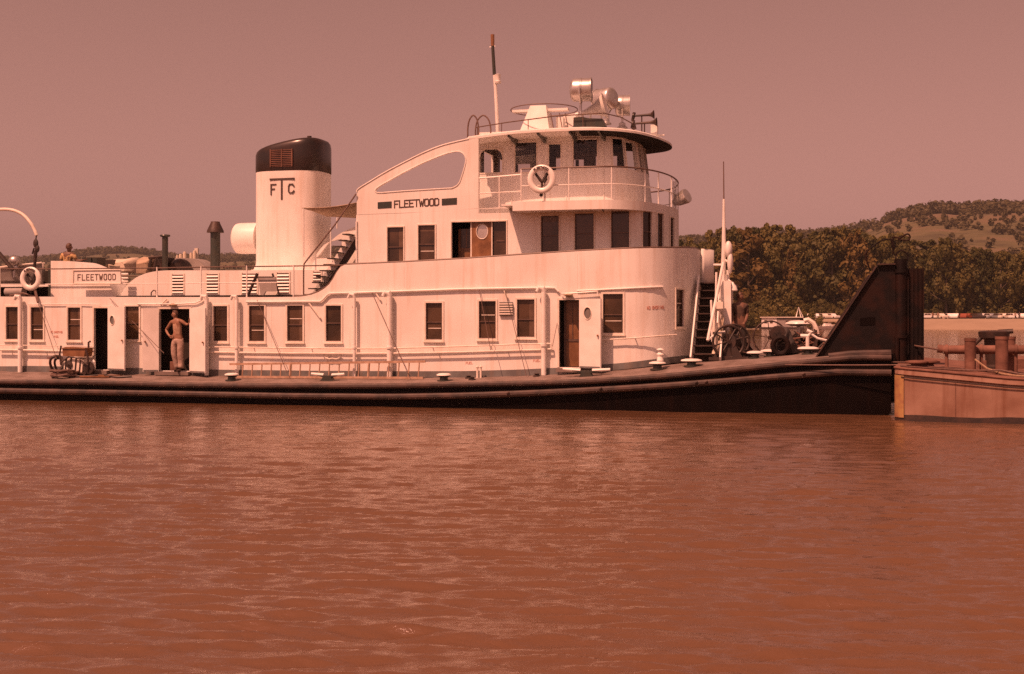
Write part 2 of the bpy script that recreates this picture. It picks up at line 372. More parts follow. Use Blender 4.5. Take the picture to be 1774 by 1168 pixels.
# block lettering made of strokes on a 2 x 4 grid
GL = {'F': [[(0, 0), (0, 4)], [(0, 4), (2, 4)], [(0, 2.1), (1.6, 2.1)]], 'L': [[(0, 4), (0, 0)], [(0, 0), (2, 0)]],
      'E': [[(0, 0), (0, 4)], [(0, 4), (2, 4)], [(0, 2.1), (1.6, 2.1)], [(0, 0), (2, 0)]], 'T': [[(1, 0), (1, 4)], [(-.1, 4), (2.1, 4)]],
      'W': [[(-.2, 4), (.4, 0)], [(.4, 0), (1, 2.8)], [(1, 2.8), (1.6, 0)], [(1.6, 0), (2.2, 4)]],
      'O': [[(0, .5), (0, 3.5)], [(0, 3.5), (.5, 4)], [(.5, 4), (1.5, 4)], [(1.5, 4), (2, 3.5)], [(2, 3.5), (2, .5)], [(2, .5), (1.5, 0)], [(1.5, 0), (.5, 0)], [(.5, 0), (0, .5)]],
      'D': [[(0, 0), (0, 4)], [(0, 4), (1.4, 4)], [(1.4, 4), (2, 3.3)], [(2, 3.3), (2, .7)], [(2, .7), (1.4, 0)], [(1.4, 0), (0, 0)]],
      'C': [[(2, 3.2), (1.5, 4)], [(1.5, 4), (.5, 4)], [(.5, 4), (0, 3.5)], [(0, 3.5), (0, .5)], [(0, .5), (.5, 0)], [(.5, 0), (1.5, 0)], [(1.5, 0), (2, .8)]],
      'N': [[(0, 0), (0, 4)], [(0, 4), (2, 0)], [(2, 0), (2, 4)]], 'S': [[(2, 3.4), (1.5, 4)], [(1.5, 4), (.4, 4)], [(.4, 4), (0, 3.2)], [(0, 3.2), (.4, 2.2)], [(.4, 2.2), (1.6, 1.9)], [(1.6, 1.9), (2, 1)], [(2, 1), (1.6, 0)], [(1.6, 0), (.4, 0)], [(.4, 0), (0, .6)]],
      'M': [[(-.1, 0), (-.1, 4)], [(-.1, 4), (1, 1.6)], [(1, 1.6), (2.1, 4)], [(2.1, 4), (2.1, 0)]], 'K': [[(0, 0), (0, 4)], [(0, 1.6), (2, 4)], [(.7, 2.4), (2, 0)]],
      'I': [[(1, 0), (1, 4)]], 'G': [[(2, 3.2), (1.5, 4)], [(1.5, 4), (.5, 4)], [(.5, 4), (0, 3.5)], [(0, 3.5), (0, .5)], [(0, .5), (.5, 0)], [(.5, 0), (2, 0)], [(2, 0), (2, 1.8)], [(2, 1.8), (1.1, 1.8)]],
      'U': [[(0, 4), (0, .5)], [(0, .5), (.5, 0)], [(.5, 0), (1.5, 0)], [(1.5, 0), (2, .5)], [(2, .5), (2, 4)]], ' ': []}
def text(mb, word, a, b, up, h, st, nrm, depth=0.006, fill=0.74):
    """word between points a and b (baseline), letter height h, stroke st, standing proud along nrm"""
    a = Vector(a); b = Vector(b); e = (b-a); Wd = e.length; e.normalize(); up = Vector(up); nrm = Vector(nrm); cw = Wd/(len(word)-1+fill)
    for i, ch in enumerate(word):
        o = a + e*(cw*i); sx = cw*fill/2; sz = h/4
        for k, (p, q) in enumerate(GL[ch]):
            p0 = o+e*p[0]*sx+up*p[1]*sz; p1 = o+e*q[0]*sx+up*q[1]*sz; d = (p1-p0); l = d.length; d.normalize(); c = nrm.cross(d)
            mb.obox(p0, d, c, nrm, (-st/2, l+st/2), (-st/2, st/2), (0, depth+k*0.0004))

# ================================================================== THE SETTING: water, banks, hills
def grid_mesh(name, V, nr, nc, m, wrap=True):
    fs = []
    idx = np.arange(nr*nc).reshape(nr, nc)
    a = idx[:-1, :]; b = idx[1:, :]
    if wrap: a2 = np.roll(a, -1, 1); b2 = np.roll(b, -1, 1)
    else: a, b, a2, b2 = a[:, :-1], b[:, :-1], a[:, 1:], b[:, 1:]
    q = np.stack([a, a2, b2, b], -1).reshape(-1, 4)
    me = bpy.data.meshes.new(name); me.vertices.add(len(V)); me.vertices.foreach_set('co', V.astype(np.float32).ravel())
    me.loops.add(q.size); me.loops.foreach_set('vertex_index', q.ravel().astype(np.int32))
    me.polygons.add(len(q)); me.polygons.foreach_set('loop_start', np.arange(0, q.size, 4, dtype=np.int32))
    me.update(calc_edges=True); me.polygons.foreach_set('use_smooth', [True]*len(q)); me.materials.append(m); me.update()
    ob = bpy.data.objects.new(name, me); COL.objects.link(ob); return ob

def water_material():
    m = bpy.data.materials.new('muddy_river_water'); m.use_nodes = True; t = m.node_tree; N = t.nodes; L = t.links
    p = N['Principled BSDF']; p.inputs['Roughness'].default_value = 0.06; p.inputs['IOR'].default_value = 1.72; p.inputs['Specular IOR Level'].default_value = 0.5
    tc = N.new('ShaderNodeTexCoord')
    big = N.new('ShaderNodeTexNoise'); big.inputs['Scale'].default_value = 0.12; big.inputs['Detail'].default_value = 5
    L.new(tc.outputs['Object'], big.inputs['Vector'])
    mx = N.new('ShaderNodeMixRGB'); mx.inputs[1].default_value = (0.112, 0.059, 0.031, 1); mx.inputs[2].default_value = (0.136, 0.073, 0.039, 1)
    L.new(big.outputs[0], mx.inputs[0]); L.new(mx.outputs[0], p.inputs['Base Color'])
    mp = N.new('ShaderNodeMapping'); mp.inputs['Scale'].default_value = (0.5, 1.15, 1); mp.inputs['Rotation'].default_value = (0, 0, R(6))
    L.new(tc.outputs['Object'], mp.inputs['Vector'])
    n1 = N.new('ShaderNodeTexNoise'); n1.inputs['Scale'].default_value = 5.5; n1.inputs['Detail'].default_value = 7; n1.inputs['Roughness'].default_value = 0.62; n1.inputs['Distortion'].default_value = 0.5
    L.new(mp.outputs[0], n1.inputs['Vector'])
    n2 = N.new('ShaderNodeTexNoise'); n2.inputs['Scale'].default_value = 13; n2.inputs['Detail'].default_value = 3
    L.new(mp.outputs[0], n2.inputs['Vector'])
    ad = N.new('ShaderNodeMath'); ad.operation = 'MULTIPLY_ADD'; ad.inputs[1].default_value = 0.16; L.new(n2.outputs[0], ad.inputs[0]); L.new(n1.outputs[0], ad.inputs[2])
    # gusts: smoother and rougher patches
    n3 = N.new('ShaderNodeTexNoise'); n3.inputs['Scale'].default_value = 0.09; n3.inputs['Detail'].default_value = 3; L.new(mp.outputs[0], n3.inputs['Vector'])
    gr = N.new('ShaderNodeMapRange'); gr.inputs['From Min'].default_value = 0.35; gr.inputs['From Max'].default_value = 0.65; gr.inputs['To Min'].default_value = 0.45; gr.inputs['To Max'].default_value = 1.0
    L.new(n3.outputs[0], gr.inputs['Value'])
    bp = N.new('ShaderNodeBump'); bp.inputs['Distance'].default_value = 0.034; L.new(gr.outputs[0], bp.inputs['Strength'])
    L.new(ad.outputs[0], bp.inputs['Height']); L.new(bp.outputs[0], p.inputs['Normal'])
    return m
def make_water():
    rg = np.random.RandomState(3)
    # radial rows: fine near the camera, coarse far away; angle columns: fine inside the view
    r = [2.0]
    while r[-1] < 420: r.append(r[-1] + max(0.03, min(r[-1]**2*0.00018, 14)))
    r = np.array(r)
    ang = np.concatenate([np.linspace(-27, 27, 430), np.linspace(28, 332, 70)])
    A = np.radians(ang); X = np.outer(r, np.sin(A)); Y = np.outer(r, np.cos(A)); Z = np.zeros_like(X)
    dr = np.gradient(r)[:, None]
    fade = np.ones_like(A); fade[430:] = 0
    for k in range(110):
        lam = math.exp(rg.normal(math.log(.27), .6)); lam = min(max(lam, .09), 2.2); th = rg.normal(0, 0.24) + 0.06; amp = 0.0050*lam*(0.6+0.8*rg.rand())
        kx, ky = sin(th)*2*pi/lam, cos(th)*2*pi/lam
        att = np.clip((lam/np.maximum(dr, 1e-3)-2.2)/2, 0, 1)
        ph = kx*X + ky*Y + rg.rand()*6.28 + 0.8*np.sin(0.35*X+rg.rand()*6)*np.cos(0.3*Y)
        Z += amp*att*(np.sin(ph) + 0.30*np.sin(2*ph+1.5))
    Z *= fade[None, :]
    V = np.stack([X, Y, Z], -1).reshape(-1, 3)
    ob = grid_mesh('water', V, len(r), len(A), water_material())
    tag(ob, kind='structure')
make_water()

# hill ridge heights seen in the photo: (px, py); the land runs on beyond both edges
RIDGE = [(-1400, 470), (-400, 455), (0, 446), (60, 446), (100, 444), (130, 437), (180, 431), (230, 430), (262, 434), (285, 438), (320, 441), (440, 438), (700, 425), (1000, 415),
         (1180, 411), (1300, 404), (1445, 398), (1481, 394), (1515, 381), (1548, 371), (1582, 364), (1629, 359), (1660, 363), (1700, 361), (1774, 359), (2000, 362), (2600, 400), (3800, 470)]
def ridge_at(px):
    if px <= RIDGE[0][0]: return RIDGE[0][1]
    for (a, ya), (b, yb) in zip(RIDGE, RIDGE[1:]):
        if px <= b: return ya + (yb-ya)*(px-a)/(b-a)
    return RIDGE[-1][1]
def ridge_dist(px): return 1150 + 750*(0.5+0.5*math.tanh((1000-px)/350))
TREE_H = 11.0
def hill_height(x, y):
    r = math.hypot(x, y); az = atan2(x, y)
    bank = 2.7 if r > 352 else (-1.6 + (r-325)*(1.6/9) if r < 334 else (r-334)/18*2.7)
    bank = max(bank, -1.6)
    if r < 352: return bank
    px = CX + F*math.tan(az) if abs(az) < 1.05 else (4000 if az > 0 else -1500)
    Rr = ridge_dist(px); Yr = Rr*cos(az) if abs(az) < 1.05 else Rr*0.5
    zr = CAMZ + (HY-ridge_at(px))/F*Yr - TREE_H*0.8
    foot = 560 + 100*noise.noise(Vector((x*.002, y*.002, 4)))
    f = (r-foot)/max(Rr-foot, 1); f = min(max(f, 0), 1.6)
    if f <= 1: k = f**1.25*(1.5-0.5*f)
    else: k = 1 - 0.25*(f-1)
    n = noise.noise(Vector((x*.004, y*.004, 1)))*14 + noise.noise(Vector((x*.013, y*.013, 2)))*5
    return bank + (max(zr, 5)-2.7)*k + n*min(1, f*2)*(1 if f < .85 else max(0, (1.15-f)/.3))*0.8
def make_land():
    r = np.concatenate([np.linspace(322, 354, 14), np.linspace(360, 560, 12), np.linspace(590, 2100, 62), [2500, 3200, 4500, 6500]])
    ang = np.concatenate([np.linspace(-26, 26, 200), np.linspace(29, 331, 80)]); A = np.radians(ang)
    V = []
    for rr in r:
        for a in A:
            aa = (a+pi) % (2*pi) - pi; w = 1 + (0.012*math.sin(a*31) + 0.008*math.sin(a*83+1) if rr < 345 else 0)
            x, y = rr*w*sin(aa), rr*w*cos(aa)
            V.append((x, y, hill_height(rr*sin(aa), rr*cos(aa)) if rr < 2200 else 8))
    m = bpy.data.materials.new('sand_and_dry_grass_land'); m.use_nodes = True; N = m.node_tree.nodes; L = m.node_tree.links; p = N['Principled BSDF']; p.inputs['Roughness'].default_value = 0.95
    g = N.new('ShaderNodeNewGeometry'); sp = N.new('ShaderNodeSeparateXYZ'); L.new(g.outputs['Position'], sp.inputs[0])
    n = N.new('ShaderNodeTexNoise'); n.inputs['Scale'].default_value = 0.02; n.inputs['Detail'].default_value = 9; n.inputs['Roughness'].default_value = .65; L.new(g.outputs['Position'], n.inputs['Vector'])
    n2 = N.new('ShaderNodeTexNoise'); n2.inputs['Scale'].default_value = 0.3; n2.inputs['Detail'].default_value = 4; L.new(g.outputs['Position'], n2.inputs['Vector'])
    c1 = N.new('ShaderNodeValToRGB'); e = c1.color_ramp.elements; e[0].position = 0.38; e[0].color = (0.05, 0.043, 0.02, 1); e[1].position = 0.62; e[1].color = (0.12, 0.085, 0.05, 1)
    k = c1.color_ramp.elements.new(0.5); k.color = (0.09, 0.08, 0.035, 1)
    L.new(n.outputs[0], c1.inputs[0])
    c2 = N.new('ShaderNodeMixRGB'); c2.inputs[1].default_value = (0.24, 0.185, 0.13, 1); c2.inputs[2].default_value = (0.33, 0.26, 0.19, 1); L.new(n2.outputs[0], c2.inputs[0])
    mr = N.new('ShaderNodeMapRange'); mr.inputs['From Min'].default_value = 2.9; mr.inputs['From Max'].default_value = 5.0; L.new(sp.outputs[2], mr.inputs['Value'])
    mx = N.new('ShaderNodeMixRGB'); L.new(mr.outputs[0], mx.inputs[0]); L.new(c2.outputs[0], mx.inputs[1]); L.new(c1.outputs[0], mx.inputs[2]); L.new(mx.outputs[0], p.inputs['Base Color'])
    ob = grid_mesh('hills', np.array(V), len(r), len(A), m); tag(ob, kind='structure')
make_land()

# ------------------------------------------------------------------ leaf clumps as one numpy batch
def leaves_arrays(clumps, rg, size, per):
    P_ = []; Q = []
    for (c, rad, n) in clumps:
        n = int(n*per); d = rg.normal(size=(n, 3)); d /= np.linalg.norm(d, axis=1)[:, None]; rr = rad*(0.55+0.5*rg.rand(n))[:, None]
        pos = np.array(c) + d*rr*np.array([1, 1, 0.9]); nrm = d + rg.normal(size=(n, 3))*0.33 + np.array([0, 0, .2]); nrm /= np.linalg.norm(nrm, axis=1)[:, None]
        P_.append(pos); Q.append(nrm)
    P_ = np.concatenate(P_); Q = np.concatenate(Q); n = len(P_)
    t = np.cross(Q, rg.normal(size=(n, 3))); t /= np.linalg.norm(t, axis=1)[:, None]; b = np.cross(Q, t); s = (size*(0.6+0.8*rg.rand(n)))[:, None]
    V = np.stack([P_-t*s, P_-b*s*.7+t*s*.1, P_+t*s, P_+b*s*.7-t*s*.1], 1).reshape(-1, 3)
    return V
def quads_mesh(name, V, m):
    n = len(V)//4; me = bpy.data.meshes.new(name); me.vertices.add(len(V)); me.vertices.foreach_set('co', V.astype(np.float32).ravel())
    me.loops.add(n*4); me.loops.foreach_set('vertex_index', np.arange(n*4, dtype=np.int32)); me.polygons.add(n); me.polygons.foreach_set('loop_start', np.arange(0, n*4, 4, dtype=np.int32))
    me.update(calc_edges=True); me.materials.append(m); me.update(); return me
def make_tree(seed, h, w, m, base=0.12, leafs=0.66, dens=1.0):
    """a tree 1:1 in metres at the origin: trunk with limbs, crown of leaf clumps"""
    rg = np.random.RandomState(seed); e = empty('cottonwood_tree', (0, 0, 0), frame=False)
    tb = MB(); top = Vector((rg.normal()*.5, rg.normal()*.5, h*.78))
    tb.tube([Vector((0, 0, -1)), Vector((0, 0, h*.2)), Vector((top.x*.5, top.y*.5, h*.5)), top], [h*.022, h*.018, h*.012, h*.004], 7)
    cl = []
    nl = 9
    for i in range(nl):
        z = h*(.2+.55*i/nl); a = rg.rand()*6.28; L_ = w*.5*(1.05-.45*i/nl)
        e1 = Vector((cos(a)*L_, sin(a)*L_, z+h*.16)); tb.tube([Vector((top.x*z/h, top.y*z/h, z)), Vector((cos(a)*L_*.5, sin(a)*L_*.5, z+h*.07)), e1], [h*.008, h*.005, h*.002], 5)
        cl.append((tuple(e1), w*.17, 1.0))
    K = int(30*dens)
    for i in range(K):
        f = rg.rand(); z = h*(base + (0.96-base)*f); pr = (math.sin(pi*min(1, (f*.86+.14)))**0.6)*(1-.25*f)   # egg-shaped outline
        a = rg.rand()*6.28; d = w*.5*pr*math.sqrt(rg.rand())*1.02
        cl.append(((cos(a)*d, sin(a)*d, z), w*(.10+.14*rg.rand()**1.3)*(1.15-.45*f), .55+.9*rg.rand()))
    for i in range(7):                                # ragged tips
        a = rg.rand()*6.28; d = w*.22*rg.rand(); cl.append(((cos(a)*d, sin(a)*d, h*(.9+.1*rg.rand())), w*.06, .5))
    tb.build('trunk', M['bark'], e); cr = bpy.data.objects.new('crown', quads_mesh('crown', leaves_arrays(cl, rg, leafs, 85), m)); COL.objects.link(cr); cr.parent = e
    return e
def far(px, dist, z=None):
    x = (px-CX)/F*dist; return Vector((x, dist, hill_height(x, dist) if z is None else z))
GT = 'trees of the wood on the far bank'
protos = [make_tree(11, 26, 15, M['leaf']), make_tree(12, 26, 13, M['leaf'], dens=1.1), make_tree(13, 26, 17, M['leaf'], base=.06), make_tree(14, 26, 14, M['leaf'], base=.05, dens=1.2), make_tree(15, 26, 14, M['leaf2'], base=.1)]
TOPS = [(1185, 412), (1215, 408), (1245, 400), (1275, 392), (1295, 388), (1320, 396), (1345, 389), (1375, 392), (1400, 397), (1430, 396), (1455, 399), (1485, 390), (1515, 400), (1550, 404), (1585, 408), (1620, 411), (1655, 416), (1690, 425), (1720, 429), (1750, 428), (1800, 425)]
used = [0]*len(protos); rg0 = random.Random(5)
def put_tree(k, px, dist, toppy, wide=1.0, lab=None, group=GT, cat='tree'):
    b = far(px, dist); h = CAMZ + (HY-toppy)/F*dist - b.z; s = h/26.0
    o = protos[k] if not used[k] else copy_tree(protos[k]); used[k] = 1
    o.location = b; sx = max(0.62, min(1.15, s))*wide; o.scale = (sx, sx, s); o.rotation_euler = (0, 0, rg0.random()*6.28)
    tag(o, lab or 'tall bushy green tree in the long wood on the far river bank', cat, group)
    return o
for px in range(1175, 1880, 14):                       # the front row, tops as seen
    y = np.interp(px, [a for a, _ in TOPS], [b for _, b in TOPS])
    put_tree(rg0.randrange(4), px+rg0.uniform(-5, 5), 372+rg0.uniform(-7, 8), y+rg0.uniform(-6, 30), rg0.uniform(.55, .9))
for px in range(1168, 1880, 24):                       # a second row closes the gaps
    y = np.interp(px, [a for a, _ in TOPS], [b for _, b in TOPS])
    put_tree(rg0.randrange(4), px+rg0.uniform(-6, 6), 396+rg0.uniform(-8, 8), y+rg0.uniform(2, 22), 1.2)
for px in range(1900, 2500, 60): put_tree(rg0.randrange(4), px, 380, 425+rg0.uniform(-6, 10), 1.4)
for px in range(560, 1165, 34): put_tree(rg0.randrange(4), px, 400+rg0.uniform(-12, 12), 446-(px-560)*.045+rg0.uniform(-3, 8), 1.3)
put_tree(4, 1297, 364, 396, 1.0, 'slightly brown leaved tree standing out of the green wood', 'single trees by the wood')
put_tree(4, 1372, 364, 432, .6, 'small brownish tree half hidden among taller green ones', 'single trees by the wood')
put_tree(4, 1262, 366, 420, .7, 'brown tinted tree at the left end of the wood just right of the white mast', 'single trees by the wood')
put_tree(4, 1486, 366, 400, .8, 'reddish brown tree top showing above the black push knee slope', 'single trees by the wood')
# undergrowth at the water's edge: round willows
shr = make_tree(31, 6, 8, M['leaf'], base=.02, leafs=.28, dens=.8); shr.name = 'willow_bush'
first = True
for px, y, d in [(1352, 500, 352), (1378, 520, 350), (1330, 532, 345), (1312, 524, 348), (1290, 528, 346), (1262, 530, 344), (1240, 524, 348), (1400, 528, 352), (1422, 520, 356), (1456, 524, 358), (1490, 520, 358), (1214, 528, 348), (1195, 525, 346), (1530, 524, 360), (1616, 536, 362), (1690, 538, 364), (1748, 536, 364)] + [(1186+i*17, 540+(i*7)%11, 336.5+(i*5)%4) for i in range(14)]:
    az_ = math.atan((px-CX)/F); d = 333.5*cos(az_) if 336 <= d < 341 else d; b = far(px, d); b.z = max(b.z, -.3); h = CAMZ + (HY-y)/F*d - b.z; s = h/6
    o = shr if first else copy_tree(shr)
    o.location = b; o.scale = (max(.7, s*.9), max(.7, s*.9), s); o.rotation_euler = (0, 0, rg0.random()*6)
    big = px == 1352
    tag(o, 'large round pale green willow bush at the waterline below the wood' if big else 'low green bush growing at the foot of the wood on the far bank', 'bush', None if big else 'bushes along the far bank')
    if big: o.scale = (1.35, 1.35, s)
    first = False
# woods on the ridges: far too many to count
def make_woods():
    rg = np.random.RandomState(9); cl = []
    for i in range(9000):
        px = rg.uniform(-250, 1950); az = math.atan((px-CX)/F); Rr = ridge_dist(px)
        ridge = rg.rand() < .62
        r = Rr*(1+rg.normal()*.018) if ridge else rg.uniform(640, Rr*.97)
        x, y = r*sin(az), r*cos(az)
        if not ridge:
            if px < 1350 and rg.rand() < .4: continue
            if noise.noise(Vector((x*.009, y*.006, 7)))+.35*noise.noise(Vector((x*.03, y*.03, 3))) < (-.06 if px > 1350 else -.25): continue
        if px > 1350 and ridge and noise.noise(Vector((x*.02, 3, 7))) < -.32: continue
        sc = r/1150; z = hill_height(x, y); h = TREE_H*(.55+.5*rg.rand())*(1 if ridge else rg.choice([.3, .4, .7]))
        cl.append(((x, y, z+h*.5), h*.42, .55)); 
        if rg.rand() < .7: cl.append(((x+rg.normal()*2, y, z+h*.85), h*.25, .3))
    V = leaves_arrays(cl, rg, 1.4, 42)
    ob = bpy.data.objects.new('woods', quads_mesh('woods', V, M['leaf3'])); COL.objects.link(ob); tag(ob, kind='stuff')
make_woods()

# cars parked along the top of the sand bank
def car_mesh(body, seed):
    mb = MB(); r_ = random.Random(seed); L_ = 4.7
    mb.use(body)
    out = [(-2.35, .35), (-2.35, .75), (-2.2, .9), (-1.3, .95), (-.95, 1.0), (-.45, 1.5), (.9, 1.52), (1.45, 1.02), (2.2, .92), (2.35, .7), (2.35, .35)]
    mb.prism(out, (), -.85, .85)
    mb.use(M['glass'])
    mb.prism([(-.82, 1.02), (-.42, 1.42), (.18, 1.44), (.18, 1.02)], (), -.87, .87); mb.prism([(.26, 1.02), (.26, 1.44), (.82, 1.44), (1.2, 1.02)], (), -.87, .87)
    mb.use(M['dark'])
    for x in (-1.5, 1.45):
        for y in (-.86, .68): mb.lathe((x, y, .33), (0, 1, 0), [(0, .01), (0, .33), (.18, .33), (.18, .01)], 12)
    return mb
carcols = [('pale cream', mat('car_cream', (.7, .66, .58), rough=.25)), ('white', mat('car_white', (.8, .8, .78), rough=.2)), ('dark', mat('car_dark', (.06, .05, .05), rough=.2)), ('dull red', mat('car_red', (.25, .07, .04), rough=.25)), ('blue grey', mat('car_grey', (.25, .27, .3), rough=.25))]
carp = []
for nme, m_ in carcols: carp.append([nme, car_mesh(m_, 1).build('parked_car', frame=False), 0])
for i, px in enumerate(np.arange(1606, 1800, 12.5)):
    k = rg0.choice([0, 1, 1, 2, 3, 4, 0]); nme, o, n_ = carp[k]
    c = o if n_ == 0 else o.copy()
    if n_: COL.objects.link(c)
    carp[k][2] += 1
    c.location = far(px+rg0.uniform(-2, 2), 351.5+rg0.uniform(-1, 2), 2.68); c.rotation_euler = (0, 0, R(rg0.choice([70, 90, 110, 20, 160, 0])) + rg0.uniform(-.2, .2))
    tag(c, nme+' car parked in the row on the far sand bank below the trees', 'car', 'cars parked on the far bank')
for k, (px, _) in enumerate([(1398, 0), (1412, 0), (1427, 0), (1441, 0)]):
    nme, o, n_ = carp[k % 2]; c = o.copy(); COL.objects.link(c); c.location = far(px, 350, 2.65); c.rotation_euler = (0, 0, R(90+10*k))
    tag(c, nme+' car parked among the boats in front of the bushes', 'car', 'cars parked by the moored boats')
for k in range(len(carp)):
    if carp[k][2] == 0: bpy.data.objects.remove(carp[k][1])
# houseboat moored at the far bank
def houseboat():
    c = far(1354, 324, 0); e = empty('houseboat', c, frame=False); e.rotation_euler = (0, 0, R(-12)); tag(e, 'small white houseboat with long flat roof moored under the willow', 'houseboat')
    mb = MB(); mb.box(-5.6, 5.6, -1.6, 1.6, -.4, .55); mb.build('hull', M['dark'], e)
    mb = MB(); mb.box(-5.0, -1.2, -1.4, 1.4, .55, 2.9); mb.use(M['steelroof']); mb.box(-1.19, 4.6, -1.35, 1.35, .55, 2.7); mb.mats[0:0] = []
    mb = MB(); mb.use(M['white']); mb.box(-5.0, -1.2, -1.4, 1.4, .55, 2.9); mb.use(M['steelroof']); mb.box(-1.18, 4.6, -1.35, 1.35, .55, 2.7); mb.build('cabin', None, e)
    mb = MB()
    mb.box(-5.4, 5.4, -1.75, 1.75, 2.95, 3.15); mb.build('roof', M['trim'], e)
    mb = MB()
    for x in (-4.3, -2.9): mb.box(x, x+.7, -1.43, -1.405, 1.5, 2.3)
    for x in (1., 2.6): mb.box(x, x+.8, -1.38, -1.355, 1.5, 2.2)
    mb.build('window', M['glass'], e)
    mb = MB(); mb.tube([(3.6, -1, 3.1), (4.2, 0, 5.6), (4.8, -1, 3.1)], .12, 6); mb.tube([(4.2, 0, 5.6), (5.4, .2, 3.0)], .09, 6); mb.build('mast', M['white2'], e)
houseboat()
# open motor boats along the bank
def motorboat(px, d, L_, yaw, lab, m, cabin=True, group=None):
    e = empty('motor_boat', far(px, d if px > 1500 else d-14, 0), frame=False); e.rotation_euler = (0, 0, yaw); tag(e, lab, 'boat', group)
    mb = MB(); rings = []
    for f in (0, .3, .6, .8, .93, 1.0):
        w = (1.0 if f < .5 else max(.03, 1-((f-.5)/.5)**2))*1.0; x = -L_/2+f*L_; zt = .75+.35*f*f
        rings.append([(x, -w, zt), (x, -w*.75, .1), (x, 0, -.25), (x, w*.75, .1), (x, w, zt), (x, w*.85, zt-.08), (x, 0, zt-.35 if f < .55 else zt), (x, -w*.85, zt-.08)])
    mb.loft(rings, True, True, True); mb.build('hull', m, e)
    if cabin:
        mb = MB(); mb.prism([(-L_*.05, .7), (0, 1.5), (L_*.22, 1.5), (L_*.3, .95), (L_*.3, .7)], (), -.7, .7); mb.build('cabin', M['white2'], e)
    mb = MB(); mb.box(-L_/2-.4, -L_/2-.02, -.2, .2, .1, 1.15); mb.build('outboard_motor', M['dark'], e)
for a in [(1392, 337, 6, R(200), 'white motor boat nearest the houseboat at the far waterline', M['white2'], True), (1411, 338, 5.5, R(80), 'white boat with its bow ashore, second from the houseboat', M['white2'], True), (1428, 336, 6.5, R(15), 'white cabin boat moored just before the black push knee', M['white2'], True),
          (1402, 342, 5, R(120), 'cream open boat drawn up behind the moored white ones', M['cream'], False), (1684, 333.5, 5, R(3), 'dark open boat lying along the sandy waterline', M['dark'], False), (1757, 330, 6, R(8), 'white open boat afloat off the sand at the photo edge', M['white2'], False), (1638, 331, 3, R(30), 'tiny white skiff afloat near the left end of the sand', M['white2'], False)]:
    motorboat(*a)
# people on the sand, far off
def tiny_person(px, d, m, lab):
    b = far(px, d); mb = MB(); mb.use(M['darkcloth'])
    for s in (-.1, .1): mb.tube([(s, 0, 0), (s, 0, .45), (s*.9, 0, .85)], [.07, .08, .11], 7)
    mb.use(m); mb.tube([(0, 0, .8), (0, 0, 1.1), (0, 0, 1.4), (0, 0, 1.5)], [.16, .15, .2, .08], 8)
    for s in (-1, 1): mb.tube([(s*.2, 0, 1.42), (s*.27, 0, 1.1), (s*.24, -.1, .8)], [.06, .05, .04], 6)
    mb.use(M['skin2']); mb.ball((0, 0, 1.65), .12, 8, (1, 1, 1.15)); ob = mb.build('person', frame=False); ob.location = b; tag(ob, lab, 'person', 'people standing on the far sand')
tiny_person(1759, 338, M['vest'], 'person in a light top standing on the far sand near the photo edge')
tiny_person(1766, 337, M['tancloth'], 'person in brown standing at the water beside the white boat')
tiny_person(1616, 337, M['skin'], 'bare chested person at the waterline beside the black slab')
tiny_person(1625, 336.2, M['vest'], 'person in pale shirt wading off the left end of the sand')
# grain elevator far behind, over the deck of the boat
def elevator():
    d = 700; e = empty('grain_elevator', far(330, d, 3), frame=False); tag(e, 'cluster of pale grain silos and towers far off behind the stern deck', 'grain elevator')
    s = d/F
    for px, top, w in [(307, 442, 4), (313, 440, 6), (320, 436, 6), (331, 438, 5), (337, 434, 6)]:
        x = (px-330)*s; h = (HY-top)*s - .7; mb = MB(); mb.lathe((x, 0, -2), (0, 0, 1), [(0, w*s/2), (h+1.2, w*s/2), (h+2, w*s*.3), (h+2.01, .01)], 12); mb.build('silo', M['cream'], e)
    mb = MB(); x = (339-330)*s; h = (HY-433)*s-.7; mb.box(x-.9, x+.9, 1, 3.5, -2, h+1); mb.box(x-6, x+.5, 1.2, 3.3, h-7, h-5.2); mb.build('headhouse', M['trim'], e)
elevator()

# ================================================================== THE TOWBOAT
TC = 4.5                                              # middle of the boat, metres in from the near hull side
boat = empty('towboat', (0, 0, 0)); tag(boat, 'long white river towboat with black hull and three decks pushing the rusty barge', 'towboat')
SA = -3.0
# ---- hull
HP = Path([(SA-1.5, 0), (24.45, 0)])
edge = prof(HP, [(0, 659), (150, 660), (305, 664), (450, 665.5), (650, 666), (800, 663.5), (900, 661.5), (1000, 658.5), (1080, 654), (1160, 648), (1260, 638.5), (1340, 630), (1410, 623), (1480, 616), (1552, 609.5)], sym=False)
ezs = lambda s: edge(s-(SA-1.5))
rubf = prof(HP, [(0, 677), (300, 682), (500, 686), (680, 687.5), (800, 685.5), (900, 682), (1000, 677.5), (1080, 673), (1160, 668), (1260, 660.5), (1340, 653.5), (1450, 645), (1548, 638)], sym=False)
rub = lambda s: rubf(s-(SA-1.5))
BP_ = Path([(SA-1.5, 1.2), (24.45, 1.2)])
basef = prof(BP_, [(0, 644), (60, 644), (240, 648), (380, 651), (550, 653), (700, 654), (800, 654), (900, 651.5), (1000, 646.5), (1080, 641), (1160, 633), (1210, 629), (1300, 622), (1400, 614), (1552, 604)], sym=False)
base = lambda s: basef(s-(SA-1.5))
def deckz(s, t):
    t = min(t, 9-t); return ezs(s) + (base(s)-ezs(s))*min(max(t/1.2, 0), 1)
SS = sorted(set(list(np.arange(SA-1.5, 24.45, .5)) + [23.2, 23.8, 24.2, 24.45]))
mb = MB(); rings = []
